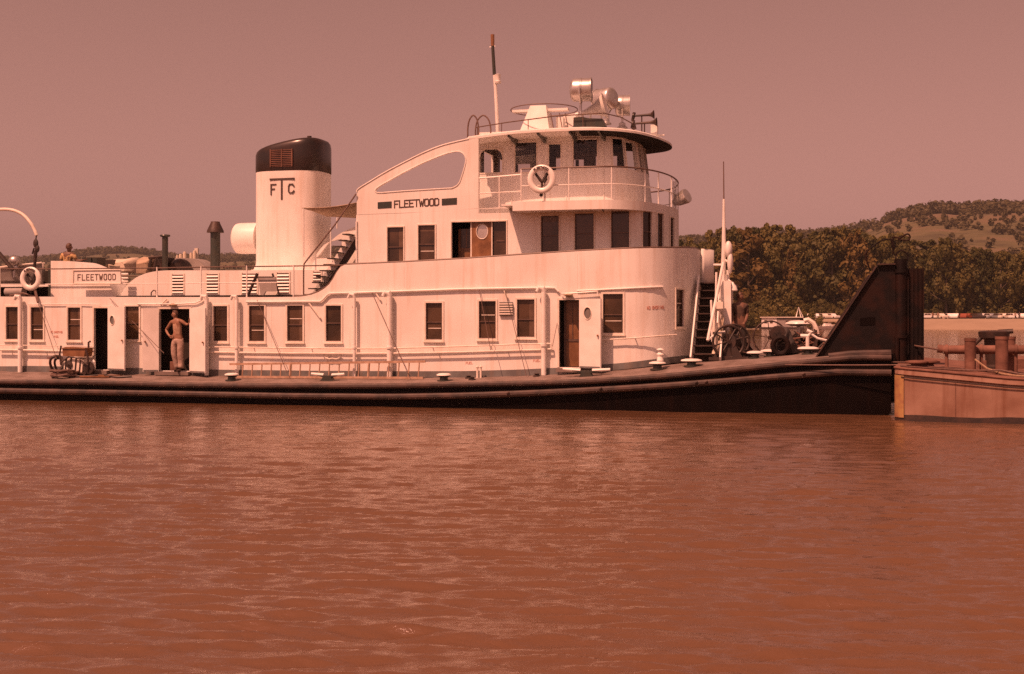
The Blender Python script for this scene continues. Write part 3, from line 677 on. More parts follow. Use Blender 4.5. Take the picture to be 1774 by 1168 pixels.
for s in SS:
    k = max(0, (SA+1.5-s)/3.0); tin = .9*k*k                       # stern drawn in
    bz = -.7 if s < 20 else -.7+.75*((s-20)/4.45)**2.2
    e_ = ezs(s)-.02
    nearp = [(s, tin, e_), (s, tin, e_-.35), (s, tin+.02, .25), (s, tin+.05, -.2 if s < 21 else max(-.2, bz)), (s, tin+.5, bz)]
    rings.append(nearp + [(x, 9-y, z) for x, y, z in reversed(nearp)])
mb.loft(rings, True, True, True)
hull = mb.build('hull', M['black'], boat)
mb = MB(); rr_ = []
for s in SS: rr_.append([(s, t, deckz(s, t)) for t in (-.02, .4, .8, 1.2, 2.5, 4.5, 6.5, 7.8, 8.2, 8.6, 9.02)])
mb.loft(rr_, closed=False); mb.build('main_deck', M['deck'], boat)
for side in (0, 1):
    T0 = -.05 if side == 0 else 9.05
    mb = MB(); mb.tube([(s, T0, rub(s)) for s in SS], .085, 10); mb.build('rub_rail', M['rail_worn'], hull)
    mb = MB(); mb.tube([(s, T0+(.03 if side == 0 else -.03), ezs(s)-.05) for s in SS], .075, 10); mb.build('gunwale', M['rail_worn'], hull)
    # heavy log fender over the bow
    mb = MB(); fs = [s for s in SS if s > P(1400, 0, 0).x]; mb.tube([(s, T0+(.12 if side == 0 else -.12), ezs(s)+.02+.03*min(1, (s-fs[0])/1.5)) for s in fs], .1, 10); mb.build('bow_fender', M['rail_worn'], hull)
mb = MB()                                                            # bow headlog across the front
mb.box(24.40, 24.56, .1, 8.9, .30, ezs(24.45)+.03); mb.build('headlog', M['black'], hull)
mb = MB(); mb.use(M['rail_worn'])
for px in (880, 1040, 1205, 1222, 1390): 
    a = P(px, 0, 0).x; mb.tube([(a, -.14, rub(a)+.02), (a+.07, -.145, rub(a)+.05)], .03, 6)
mb.build('weld_patch', None, hull)

# ---- main deckhouse
MH = bullet(SA, 1062, 1.2, TC, 1212, p=2.6)
mzb = prof(MH, [(0, 644), (60, 644), (240, 648), (380, 651), (550, 653), (700, 654), (800, 654), (900, 651.5), (1000, 646.5), (1080, 640), (1130, 634), (1165, 629), (1190, 627)])
mzt = prof(MH, [(0, 514), (200, 514.5), (430, 515), (508, 514.5), (525, 513.5), (540, 510.5), (552, 506), (562, 500), (570, 493), (577, 483), (583, 472), (590, 462.5), (597, 459), (620, 458), (700, 454.5), (800, 449), (900, 442), (1000, 435.5), (1060, 432.3), (1100, 430.6), (1160, 430), (1205, 430.5)])
def spec(path, a, b, c, d):
    (qa, _), (qb, _) = path.hit(a), path.hit(b); qm = (qa+qb)/2; m = path.hit((a+b)/2, c); n = path.hit((a+b)/2, d); return (qa, qb, n[1], m[1])
mwin = [(11, 34, 532, 588), (54, 75, 532.5, 588.5), (118, 139.5, 533, 589), (370, 394, 530.5, 591), (432, 458, 530, 591.3), (498, 524.5, 529.5, 591), (565, 591, 529.7, 591.3),
        (738, 766, 525, 588.5), (830, 859, 522, 586.5), (896, 926, 519, 584), (1045, 1079, 509.5, 577), (1171, 1184, 502, 566)]
mw = [spec(MH, *w) for w in mwin]
w4 = spec(MH, 217.5, 241, 531, 588)
doors = [spec(MH, 163.5, 189, 534, 640.5), spec(MH, 277, 329.5, 535.5, 642.5), spec(MH, 969, 1005, 520, 636.5)]
mb = MB(); wall(mb, MH, mzb, mzt, mw+[w4]+doors, th=.07)
# aft wall
zt0, zb0 = mzt(0), mzb(0); mb.quad((SA, 1.2, zb0), (SA, 7.8, zb0), (SA, 7.8, zt0), (SA, 1.2, zt0))
house = mb.build('main_deckhouse', M['white'], boat, weld=True)
for i, h in enumerate(mw): window(house, MH, h, blind=(None, .3, .62)[i % 3])
window(house, MH, w4)
# dark spaces inside, so that open doorways show a room
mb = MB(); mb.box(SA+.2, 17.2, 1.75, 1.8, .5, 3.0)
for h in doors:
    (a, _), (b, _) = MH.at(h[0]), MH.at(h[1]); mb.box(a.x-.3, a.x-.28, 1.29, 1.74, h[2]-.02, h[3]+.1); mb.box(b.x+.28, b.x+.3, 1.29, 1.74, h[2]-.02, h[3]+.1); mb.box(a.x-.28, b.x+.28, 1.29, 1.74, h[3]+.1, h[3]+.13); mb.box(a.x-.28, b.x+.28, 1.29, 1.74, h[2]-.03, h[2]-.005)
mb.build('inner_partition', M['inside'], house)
# painted skirt along the foot of the house
mb = MB()
ksp = Path([tuple(p) for p in MH.p]); q1 = MH.hit(1200)[0]; qs = np.linspace(0, q1, 70)
holes_px = [(162, 190), (276, 331), (967, 1006)]
segs = []; hq = [(MH.hit(a)[0], MH.hit(b)[0]) for a, b in holes_px]; c0 = 0.0
for a, b in hq: segs.append((c0, a)); c0 = b
segs.append((c0, q1))
for a, b in segs:
    rr_ = []
    for q in sorted(set(list(np.linspace(a, b, max(2, int((b-a)/.4)))) + [q_ for q_ in MH.q if a < q_ < b])):
        p, _ = MH.at(q); n = MH.vn(q); z = mzb(q); h_ = .17 if q > 3 else .16
        rr_.append([(p.x+n.x*.004, p.y+n.y*.004, z), (p.x+n.x*.016, p.y+n.y*.016, z), (p.x+n.x*.016, p.y+n.y*.016, z+h_), (p.x+n.x*.004, p.y+n.y*.004, z+h_)])
    mb.loft(rr_, True, True, True)
mb.build('skirt', M['grey'], house)
# cap rail on the bulwark: dark line, bright where worn
mb = MB(); pts = []
for q in sorted(set(list(np.linspace(MH.hit(508)[0], MH.len/2+1.2, 90)) + MH.q)):
    if MH.hit(508)[0] <= q <= MH.len/2+1.2: p, _ = MH.at(q); n = MH.vn(q); pts.append((p.x-n.x*.03, p.y-n.y*.03, mzt(q)+.015))
mb.tube(pts, .028, 8); mb.build('cap_rail', M['line'], house)
# conduit along the wall under the bulwark
def wallpt(path, px, py, off): q, z = path.hit(px, py); p, _ = path.at(q); n = path.vn(q); return Vector((p.x+n.x*off, p.y+n.y*off, z))
def pipe(parent, path, pts, r, off=.05, m='white2', name='pipe', n=8):
    mb = MB(); mb.tube([wallpt(path, a, b, off) for a, b in pts], r, n); return mb.build(name, M[m], parent)
pipe(house, MH, [(428, 523), (480, 523), (520, 522.5), (556, 522.5), (560, 520), (568, 511), (573, 508.5), (640, 506.5), (700, 504.5), (800, 501), (880, 499.5), (950, 498.5), (962, 499), (968, 505)], .028)
pipe(house, MH, [(50, 526.5), (90, 527), (140, 526.5), (175, 528)], .012)
pipe(house, MH, [(240, 527), (305, 527), (340, 525), (349, 521), (353, 518)], .02)
mb = MB(); pts = [wallpt(MH, a, b, .03) for a, b in [(x_, 504-(x_-1000)*7/146) for x_ in range(1000, 1148, 7)]]; mb.tube(pts, .025, 8); mb.build('drip_ledge', M['white2'], house)
mb = MB(); mb.tube([wallpt(MH, a, b, .1) for a, b in [(972, 505), (974, 509), (985, 509), (1030, 505.5), (1036, 505), (1037, 512)]], .022, 8); mb.build('drip_bar', M['white2'], house)
# lamp brackets over the doors
for px, py in ((302, 530), (986, 513)):
    c = wallpt(MH, px, py, .1); mb = MB(); mb.use(M['white2']); mb.tube([wallpt(MH, px+3, py-1, .0), c], .02, 6); mb.use(M['tan']); mb.lathe(c+Vector((0, 0, .07)), (0, 0, -1), [(0, .03), (.03, .12), (.05, .13), (.09, .05)], 12); mb.build('deck_lamp', None, house)
# horizontal handrail pipes along the wall and their brackets
def handrail(pts, r=.02, off=.12, br=()):
    mb = MB(); pts = [(pts[i][0]+(pts[i+1][0]-pts[i][0])*k/6, pts[i][1]+(pts[i+1][1]-pts[i][1])*k/6) for i in range(len(pts)-1) for k in range(6)]+[pts[-1]]; mb.tube([wallpt(MH, a, b, off) for a, b in pts], r, 6)
    for a, b in br: mb.tube([wallpt(MH, a, b, 0), wallpt(MH, a, b, off)], .015, 6)
    return mb.build('handrail', M['trim'], house)
handrail([(0, 598), (110, 599), (163, 600)], .014)
handrail([(366, 601), (500, 603), (610, 604), (680, 603.5), (800, 600), (900, 596.5), (940, 596)], .02, br=[(440, 602), (540, 603.5), (750, 602), (850, 598)])
handrail([(366, 610), (500, 612), (610, 612.5), (700, 612), (800, 610), (938, 606)], .024, br=[(420, 611), (560, 612), (760, 611), (880, 608)])
handrail([(1045, 589), (1100, 585.5), (1140, 582), (1166, 580)], .02, br=[(1050, 589), (1100, 585.5), (1160, 580.5)])
handrail([(0, 606), (70, 607), (105, 608), (125, 609)], .03, br=[(20, 606), (80, 607)])
handrail([(947, 595), (956, 595.5), (957, 604.5), (948, 605)], .02)
# vent pipes up the wall, each with elbow and clamp
for px, top, bot, r in [(40, 517, 645, .075), (362, 517, 650, .07), (414, 517, 651, .06), (617, 514, 653, .05), (678, 511, 654, .085), (944, 503, 650, .075)]:
    mb = MB(); r *= .9; a = wallpt(MH, px, top, .14); b = wallpt(MH, px, bot, .14)
    mb.tube([b, a], r, 12); mb.use(M['trim']) if False else None
    mb.tube([a+Vector((0, 0, -.04)), a+Vector((-.02, -.02, .05)), a+Vector((-.12, -.03, .06)), a+Vector((-.17, -.03, -.04))], [r, r*1.05, r*.9, r*.8], 10)
    mz = wallpt(MH, px, 602 if px < 900 else 598, .14); mb.tube([mz+Vector((0, 0, -.03)), mz+Vector((0, 0, .03))], r*1.35, 12)
    mb.tube([wallpt(MH, px, top+8, 0), wallpt(MH, px, top+8, .14)], .02, 6)
    mb.build('vent_pipe', M['white2'], house)
# awning struts with their cleats
for pts in ([(533, 521), (556, 551)], [(280, 529), (291, 518)], [(652, 508), (660, 520)], [(874, 504), (880, 516)]):
    mb = MB(); a = wallpt(MH, *pts[0], .04); b = wallpt(MH, *pts[1], .05); mb.tube([a, b], .022, 6); mb.build('stowed_strut', M['trim'], house)
# guy wires from boat deck edge down to the deck
for (a, b) in [((192, 517), (284, 612)), ((447, 520), (497, 645)), ((645, 506), (707, 648)), ((831, 501), (850, 607)), ((876, 505), (912, 652)), ((60, 500), (98, 622)), ((966, 560), (957, 600))]:
    mb = MB(); mb.tube([wallpt(MH, *a, .06), P(b[0], b[1], .75)], .009, 5); mb.build('guy_wire', M['cable'], boat)
# louvred ventilator box
h = spec(MH, 866, 888.5, 523.5, 547); o_, ex, n_, w_, up = chord(MH, h); mb = MB(); mb.use(M['grey']); mb.obox(o_, ex, n_, up, (0, w_), (.003, .06), (h[2], h[3])); mb.use(M['trim'])
for i in range(5): z = h[2]+.03+i*(h[3]-h[2]-.03)/5; mb.obox(o_, ex, n_, up, (-.01, w_+.01), (.061, .085), (z, z+.035))
mb.build('vent_grille', None, house)
# doors
def door_leaf(hinge, edge_, zb, zt, port=None, m='white2'):
    """open door leaf between two plan points, with round port and knob"""
    a = Vector((hinge[0], hinge[1], 0)); b = Vector((edge_[0], edge_[1], 0)); ex = (b-a); w = ex.length; ex.normalize(); n = Vector((ex.y, -ex.x, 0))
    if n.y > 0: n = -n
    mb = MB(); mb.use(M[m]); 
    Mx = Matrix(((ex.x, n.x, 0, a.x), (ex.y, n.y, 0, a.y), (0, 0, 1, 0), (0, 0, 0, 1)))
    hl = []
    if port:
        cx, cz, r = port; hl = [[(cx+r*cos(2*pi*i/20), cz+r*1.25*sin(2*pi*i/20)) for i in range(20)]]
    k = len(mb.v); mb.prism([(0, zb), (w, zb), (w, zt), (0, zt)], hl, 0, .045)
    mb.v[k:] = [tuple(Mx @ Vector(v)) for v in mb.v[k:]]
    if port:
        mb.use(M['grey']); k = len(mb.v); mb.prism(hl[0], (), .018, .026); mb.v[k:] = [tuple(Mx @ Vector(v)) for v in mb.v[k:]]  # grey disc stands for the shade in the port's recess
        mb.use(M['trim']); mb.tube([Mx @ Vector((p[0], .05, p[1])) for p in hl[0]+[hl[0][0]]], .012, 6)
    mb.use(M['wood'] if m != 'wood' else M['silver']); kx = w-.07; mb.ball(tuple(Mx @ Vector((kx, .08, (zb+zt)/2-.05))), .03, 8)
    mb.use(M['grey']); mb.obox(a, ex, n, Z3, (.02, w-.02), (.047, .052), (zb+.01, zb+.05))
    return mb.build('door', None, house)
def dz(px, a, b, t): return P(px, a, t).z, P(px, b, t).z
zt_, zb_ = dz(203, 532, 641.5, 1.0); door_leaf((P(189.5, 0, 1.14).x, 1.12), (P(217, 0, .78).x, .80), zb_, zt_, (.22, P(201, 555, 1.0).z, .11))
zt_, zb_ = dz(1022, 518, 638, 1.0); door_leaf((P(1005.5, 0, 1.14).x, 1.12), (P(1042, 0, .72).x, .74), zb_, zt_, (.30, P(1023, 543, 1.0).z, .13))
zt_, zb_ = dz(343, 534, 646, 1.0); door_leaf((P(331, 0, 1.14).x, 1.12), (P(357, 0, .80).x, .82), zb_, zt_)
zt_, zb_ = dz(262, 534, 644, 1.0); door_leaf((P(276, 0, 1.14).x, 1.12), (P(246, 0, .9).x, .95), zb_, zt_)
# door thresholds and the wood inner door of the forward doorway
h = doors[2]; o_, ex, n_, w_, up = chord(MH, h); mb = MB(); mb.use(M['wood']); mb.obox(o_, ex, n_, up, (.06, w_-.02), (-.4, -.36), (h[2]+.01, h[3]-.02)); mb.use(M['line'])
mb.obox(o_, ex, n_, up, (w_*.5, w_*.53), (-.355, -.34), (h[2]+.75, h[3]-.15)); mb.obox(o_, ex, n_, up, (.06, w_-.02), (-.355, -.34), (h[2]+.68, h[2]+.74)); mb.obox(o_, ex, n_, up, (.06, .11), (-.355, -.33), (h[2]+.02, h[3]-.03)); mb.build('inner_door', None, house)
for h in doors:
    o_, ex, n_, w_, up = chord(MH, h); mb = MB(); mb.use(M['trim']); mb.obox(o_, ex, n_, up, (-.05, -.003), (.002, .03), (h[2]-.0, h[3]+.05)); mb.obox(o_, ex, n_, up, (w_+.003, w_+.05), (.002, .03), (h[2], h[3]+.05)); mb.obox(o_, ex, n_, up, (-.003, w_+.003), (.002, .03), (h[3]+.003, h[3]+.05)); mb.use(M['deck']); mb.obox(o_, ex, n_, up, (-.05, w_+.05), (-.3, .22), (h[2]-.12, h[2]-.02)); mb.build('door_frame', None, house)
# tall slatted inner things seen in the aft doorway
h = doors[0]; o_, ex, n_, w_, up = chord(MH, h); mb = MB()
for f in (.25, .34, .46, .55): mb.obox(o_, ex, n_, up, (w_*.45, w_-.01), (-.42, -.38), (h[2]+f*(h[3]-h[2]), h[2]+f*(h[3]-h[2])+.035))
mb.build('shelf', M['wood'], house)
# faded stencilled notices
mb = MB()
def wtext(word, px0, px1, py0, py1, hgt, st):
    if px0 > 1100:
        n_ = len(word); d = (px1-px0)/(n_-.26)
        for i, ch in enumerate(word): x = px0+d*i; a = wallpt(MH, x, py0+(py1-py0)*i/n_, .003); b = wallpt(MH, x+d*.74, py0+(py1-py0)*i/n_, .003); e = (b-a).normalized(); text(mb, ch, a, b, (0, 0, 1), hgt, st, Vector((e.y, -e.x, 0)).normalized(), .004, 1.0)
        return
    a = wallpt(MH, px0, py0, .001); b = wallpt(MH, px1, py1, .001); a.y -= .012 if px0 > 1100 else 0; b.y -= .004 if px0 > 1100 else 0; e = (b-a).normalized(); n = Vector((e.y, -e.x, 0)).normalized(); text(mb, word, a, b, (0, 0, 1), hgt, st, n, .004)
wtext('NO SMOKING', 1121, 1150, 536, 534.5, .075, .012); wtext('NO SMOKING', 88, 108, 577, 577, .055, .01); wtext('FUEL', 94, 102, 585, 585, .055, .01); wtext('FUEL', 807, 819, 631, 630.5, .055, .01); wtext('FUEL', 924, 936, 627, 626.5, .055, .01); wtext('FUEL', 82, 90, 622, 622, .05, .01); wtext('LIGHTS', 1176, 1186, 494, 493.5, .05, .01) if False else None
mb.build('notice_lettering', M['redtext'], house)
# brackets for a ring under the handrail (empty metal loop)
mb = MB(); c = wallpt(MH, 578, 617, .08); mb.tube([c+Vector((.25*sgn_, 0, z)) for sgn_, z in ((-1, .03), (-.8, -.05), (-.4, -.08), (0, -.06), (.4, -.08), (.8, -.05), (1, .03), (.7, .08), (0, .09), (-.7, .08), (-1, .03))], .018, 6); mb.build('wall_bracket', M['trim'], house)
# plate seams of the house side
mb = MB()
for px, a, b in [(622, 514, 596), (470, 526, 600), (700, 460, 500), (1000, 440, 500), (800, 504, 596)]:
    mb.tube([wallpt(MH, px, a, .001), wallpt(MH, px, b, .001)], .004, 4)
mb.build('plate_seam', M['trim'], house)

# ---- boat deck (roof of the main house)
D2 = P(300, 514.5, 1.2).z - .01                         # deck height aft
def d2(s): return D2 + .02*max(0, s-9)
mb = MB(); rr_ = []
for q in np.linspace(0, MH.len/2, 60):
    p, n = MH.at(q); s = p.x; t = p.y+.05; z = min(d2(s), mzt(q)-.005); rr_.append([(s-.03, t, z), (s-.03, max(t, TC-.01), z+.03 if s < 17 else z)])
mb.loft(rr_, closed=False)
k = len(mb.v); mb.v += [(x, 9-y, z) for x, y, z in mb.v[:k]]; mb.f += [tuple(i+k for i in f) for f in mb.f]; mb.m += list(mb.m)
mb.build('boat_deck', M['deck'], boat)

# ---- upper deckhouse
TT = 1.75
TH = bullet(P(617, 0, TT).x, 1086, TT, TC, 1171.5, p=2.3)
tzb = prof(TH, [(617, 500), (900, 490), (1171, 480)])
tzt = prof(TH, [(617, 372.5), (700, 369.5), (829, 361.5), (900, 357), (960, 355), (1100, 354.5), (1160, 358), (1171, 361)])
twin = [(671.5, 699, 394, 456.5), (725, 753.5, 390.5, 455), (937.5, 968, 374, 441), (996, 1028.5, 370, 439), (1059, 1090, 366, 436), (1113, 1128.5, 367, 434), (1138, 1148.5, 370, 434), (1160.5, 1167, 377, 434)]
tw = [spec(TH, *w) for w in twin]; big = spec(TH, 782.5, 877, 384.5, 449)
mb = MB(); wall(mb, TH, tzb, tzt, tw+[big], th=.07); mb.quad((TH.p[0].x, TT, tzb(0)), (TH.p[0].x, 9-TT, tzb(0)), (TH.p[0].x, 9-TT, tzt(0)), (TH.p[0].x, TT, tzt(0)))
upper = mb.build('upper_deckhouse', M['white'], boat, weld=True)
for i, h in enumerate(tw): window(upper, TH, h, blind=(None, .3)[i == 1], fw=.035 if i < 5 else .03)
h = big; o_, ex, n_, w_, up = chord(TH, h)
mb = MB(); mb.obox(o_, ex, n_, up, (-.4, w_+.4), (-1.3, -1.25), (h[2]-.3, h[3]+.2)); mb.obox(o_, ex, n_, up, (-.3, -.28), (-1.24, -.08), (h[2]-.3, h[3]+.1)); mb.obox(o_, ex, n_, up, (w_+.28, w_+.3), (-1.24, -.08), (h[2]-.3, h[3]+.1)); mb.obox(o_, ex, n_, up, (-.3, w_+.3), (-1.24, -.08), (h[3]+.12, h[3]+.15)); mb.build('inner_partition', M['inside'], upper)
# wooden doors standing in the wide opening
def lx(px): return (P(px, 0, TT).x - o_.x)
mb = MB(); mb.use(M['wood']); a, b = lx(786), lx(814); z0_, z1_ = h[2], h[3]
mb.obox(o_, ex, n_, up, (a, b), (-.5, -.46), (z0_, z0_+.33)); mb.obox(o_, ex, n_, up, (a, a+.06), (-.5, -.46), (z0_+.33, z1_-.15)); mb.obox(o_, ex, n_, up, (b-.06, b), (-.5, -.46), (z0_+.33, z1_-.15)); mb.obox(o_, ex, n_, up, ((a+b)/2-.012, (a+b)/2+.012), (-.5, -.465), (z0_+.33, z1_-.15)); mb.use(M['glass']); mb.obox(o_, ex, n_, up, (a+.06, b-.06), (-.49, -.47), (z0_+.33, z1_-.15)); mb.build('screen_door', None, upper)
a_ = P(815, 0, TT); b_ = P(851, 0, TT)
mb = MB(); cx_, cz_ = P(834, 401, TT).x, P(834, 401, TT).z; rr = P(844, 0, TT).x-cx_
circ = [(cx_+rr*cos(2*pi*i/24), cz_+rr*1.25*sin(2*pi*i/24)) for i in range(24)]
mb.use(M['wood']); mb.prism([(a_.x, h[2]+.005), (b_.x, h[2]+.005), (b_.x, h[3]-.005), (a_.x, h[3]-.005)], [circ], TT+.075, TT+.115)
mb.use(M['silver']); mb.prism(circ, (), TT+.095, TT+.1); mb.use(M['trim']); 
mb.tube([(p[0], TT+.07, p[1]) for p in circ+[circ[0]]], .012, 6); mb.box(a_.x-.02, a_.x+.015, TT+.07, TT+.12, h[2], h[3]); mb.box(b_.x-.015, b_.x+.015, TT+.065, TT+.12, h[2], h[3])
mb.build('sliding_door', None, upper)
mb = MB(); mb.use(M['glass']); a, b = lx(853), lx(875); mb.obox(o_, ex, n_, up, (a, b), (-.14, -.13), (h[2], h[3])); mb.use(M['line']); zc = P(860, 418, TT).z; mb.obox(o_, ex, n_, up, (a+.08, b-.04), (-.128, -.11), (zc, zc+.03)); mb.build('inner_window', None, upper)
mb = MB(); mb.obox(o_, ex, n_, up, (-.035, -.003), (.002, .02), (h[2], h[3]+.035)); mb.obox(o_, ex, n_, up, (w_+.003, w_+.035), (.002, .02), (h[2], h[3]+.035)); mb.obox(o_, ex, n_, up, (-.003, w_+.003), (.002, .02), (h[3]+.003, h[3]+.035)); mb.build('door_frame', M['trim'], upper)
# corner moulding and small ledge
mb = MB(); mb.tube([(TH.p[0].x+.02, TT-.02, tzb(0)), (TH.p[0].x+.02, TT-.02, P(617, 384, TT).z)], .03, 8); mb.build('corner_moulding', M['white2'], upper)

# ---- name panel and swept arch rising to the pilothouse roof
def poly(pts, t): return [(P(a, b, t).x, P(a, b, t).z) for a, b in pts]
def smooth(pts, n=4):
    out = []
    for i in range(len(pts)-1):
        p0 = pts[max(i-1, 0)]; p1 = pts[i]; p2 = pts[i+1]; p3 = pts[min(i+2, len(pts)-1)]
        for k in range(n):
            t = k/n; out.append(tuple(.5*((2*p1[j]) + (-p0[j]+p2[j])*t + (2*p0[j]-5*p1[j]+4*p2[j]-p3[j])*t*t + (-p0[j]+3*p1[j]-3*p2[j]+p3[j])*t**3) for j in (0, 1)))
    return out + [tuple(pts[-1])]
outer = smooth([(618, 333), (621, 327), (640, 315), (668, 298), (704, 279), (738, 262.5), (770, 250.5), (812, 240.5)], 4) + [(829, 240), (829, 361.2), (760, 366), (700, 369), (618, 372)]
hole = smooth([(650, 331), (654, 325), (674, 313), (706, 295.5), (738, 280), (768, 268), (782, 264), (794, 262.5), (803, 267), (807, 277), (804, 292), (799, 308), (796, 316), (791, 322), (783, 326)], 3) + [(740, 328.5), (700, 331), (662, 334), (653, 334)]
mb = MB(); mb.prism(poly(outer, TT), [poly(hole, TT)], TT, TT+.12)
arch = mb.build('name_arch', M['white'], boat)
mb = MB()
def rimtube(pts, r, t): mb.tube([P(a, b, t) for a, b in pts], r, 6)
rimtube(hole+[hole[0]], .018, TT-.002); rimtube(outer[:29], .022, TT); mb.build('arch_moulding', M['white2'], arch)
mb = MB(); a = P(683.5, 360, TT-.002); b = P(760, 355.5, TT-.002); text(mb, 'FLEETWOOD', a, b, (0, 0, 1), .185, .032, (0, -1, 0), .006, .74); mb.build('name_lettering', M['letter'], arch)
for q in ([(654.5, 350.5), (678.5, 349), (678.5, 360), (654.5, 361.5)], [(765.5, 344.5), (791.5, 342.8), (791.5, 354), (765.5, 355.8)]):
    mb = MB(); mb.prism(poly(q, TT), (), TT-.012, TT-.001); mb.build('dark_panel', M['greengrey'], arch)
# top surface of the arch: roof edge strip going back
mb = MB()
# ---- bridge wing deck
WP = bullet(P(888, 0, .95).x, 1030, .95, TC, 1171.5, p=2.2)
wzt = prof(WP, [(888, 343), (905, 344.5), (960, 347.5), (1060, 350.5), (1110, 352), (1150, 357), (1171, 367)])
WZ = P(960, 348, .95).z
mb = MB(); rr_ = []; qs = WP.q[:]; qs = sorted(set(qs+list(np.linspace(0, WP.len, 50)))); 
for q in qs:
    p, _ = WP.at(q); n = WP.vn(q); rr_.append([(p.x-n.x*.9, p.y-n.y*.9, WZ-.24), (p.x, p.y, WZ-.24), (p.x, p.y, WZ), (p.x-n.x*.05, p.y-n.y*.05, WZ), (p.x-n.x*.05, p.y-n.y*.05, WZ-.04)])
mb.loft(rr_, closed=False)
# floor plate: polygon fan
cen = [WP.at(q)[0] for q in qs]; k = len(mb.v); mb.v += [(p.x, p.y, WZ-.05) for p in cen]; mb.f.append(tuple(range(k, k+len(cen)))); mb.m.append(0)
k = len(mb.v); mb.v += [(p.x, p.y, WZ-.237) for p in cen]; mb.f.append(tuple(reversed(range(k, k+len(cen))))); mb.m.append(0)
wing = mb.build('bridge_wing', M['white'], boat)
mb = MB(); s0 = P(829, 0, TT).x; s1 = P(905, 0, TT).x; zz = P(870, 360, TT).z; mb.box(P(617, 0, TT).x+.05, TH.p[1].x+.4, TT+.13, 9-TT-.13, zz-.2, zz-.09); mb.box(s0, s1, TT, TT+.125, zz-.14, zz-.02); mb.box(P(881, 0, TT).x, P(905, 0, 1.5).x, .97, TT, P(890, 355, 1.3).z-.05, WZ-.06); mb.build('bridge_deck', M['white2'], boat)

# ---- pilothouse
PT = 2.75; PZ = P(1000, 345, PT).z-.1
PHs = P(829.5, 0, PT).x
PH = bullet(PHs, 1040, PT, TC, 1129, p=2.2)
TAP = .13
pzb = lambda q: PZ-.35
pzb.knots = []
pzt_ = P(960, 228, PT).z
pzt = lambda q: pzt_+.05
pzt.knots = []
pwin = [(831.5, 870, 259, 299), (892.5, 929, 247, 298), (951, 971, 250, 295), (993.5, 1034, 242, 291), (1066, 1089, 240, 290), (1094, 1112, 245, 294), (1117, 1125, 250, 298)]
pw = [spec(PH, *w) for w in pwin]
far_ = [(PH.len-b, PH.len-a, c, d) for a, b, c, d in pw]
front = (PH.len/2-.55, PH.len/2+.55, pw[5][2], pw[5][3])
extra = [(PH.len-pw[1][0]+.3, PH.len-pw[0][1]-.2, pw[0][2], pw[0][3])] if False else []
mb = MB(); wall(mb, PH, pzb, pzt, pw+far_+[front], th=.06, taper=TAP, z0=PZ)
pilot = mb.build('pilothouse', M['white'], boat, weld=True)
# rear wall with two windows, far enough apart to look through
rw = [[(3.1, pw[0][2]), (4.1, pw[0][2]), (4.1, pw[0][3]), (3.1, pw[0][3])], [(4.9, pw[0][2]), (5.9, pw[0][2]), (5.9, pw[0][3]), (4.9, pw[0][3])]]
mb = MB(); mb.prism([(PT+.06, PZ-.35), (9-PT-.06, PZ-.35), (9-PT-.06, pzt_+.05), (PT+.06, pzt_+.05)], rw, 0, .06); mb.v = [(PHs+y, x, z) for x, y, z in mb.v]; mb.build('rear_wall', M['white'], pilot)
for i, h in enumerate(pw+far_+[front]): window(pilot, PH, h, glass='clear', fw=.035, proud=.012, sash=False, taper=TAP, z0=PZ, casing='trim', sill=False)
# rounded upper corners of the aft window
h = pw[0]; o_, ex, n_, w_, up = chord(PH, h); mb = MB()
for sx, d in ((0, 1), (w_, -1)):
    z = h[3]; arc = [(sx+d*.22*(1-sin(a)), z-.22*(1-cos(a))*1.0) for a in np.linspace(0, pi/2, 6)]
    k = len(mb.v); pl = [(sx, z)] + [(p[0], p[1]) for p in arc]; mb.prism(pl, (), -.02, .01); mb.v[k:] = [tuple(o_+ex*x+n_*(-y)+Z3*zz_) for x, y, zz_ in mb.v[k:]]
mb.build('window_corner', M['trim'], pilot)
# things inside the pilothouse: console, posts, chair
mb = MB(); mb.box(P(1000, 0, TC).x, P(1045, 0, TC).x, 3.6, 5.4, PZ-.3, PZ+.95); mb.tube([(P(1000, 0, TC).x, 4.5, PZ+.95), (P(1000, 0, TC).x, 4.5, PZ+1.4)], .05, 8); mb.build('steering_console', M['dark'], pilot)
mb = MB(); sx = P(905, 0, TC).x; mb.box(sx-.3, sx+.3, 4.2, 4.8, PZ+.5, PZ+.62); mb.box(sx-.3, sx-.2, 4.2, 4.8, PZ+.62, PZ+1.35); mb.tube([(sx, 4.5, PZ-.3), (sx, 4.5, PZ+.5)], .06, 8); mb.build('pilot_chair', M['wood'], pilot)
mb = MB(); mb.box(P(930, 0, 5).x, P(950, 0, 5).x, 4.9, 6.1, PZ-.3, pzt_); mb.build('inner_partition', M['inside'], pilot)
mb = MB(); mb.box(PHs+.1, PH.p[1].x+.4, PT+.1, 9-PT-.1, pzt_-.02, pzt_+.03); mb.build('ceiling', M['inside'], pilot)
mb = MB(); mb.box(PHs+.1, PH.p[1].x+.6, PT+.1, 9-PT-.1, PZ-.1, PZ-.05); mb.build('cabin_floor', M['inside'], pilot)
# wall battens
mb = MB()
for px in (886, 941, 981, 1046):
    q, _ = PH.hit(px); p, _ = PH.at(q); n = PH.vn(q)
    mb.tube([(p.x+n.x*.01, p.y+n.y*.01, PZ-.2), (p.x+n.x*.01-TAP*max(0, n.x)*1.9, p.y+n.y*.01, pzt_)], .018, 5)
mb.build('corner_moulding', M['white2'], pilot)

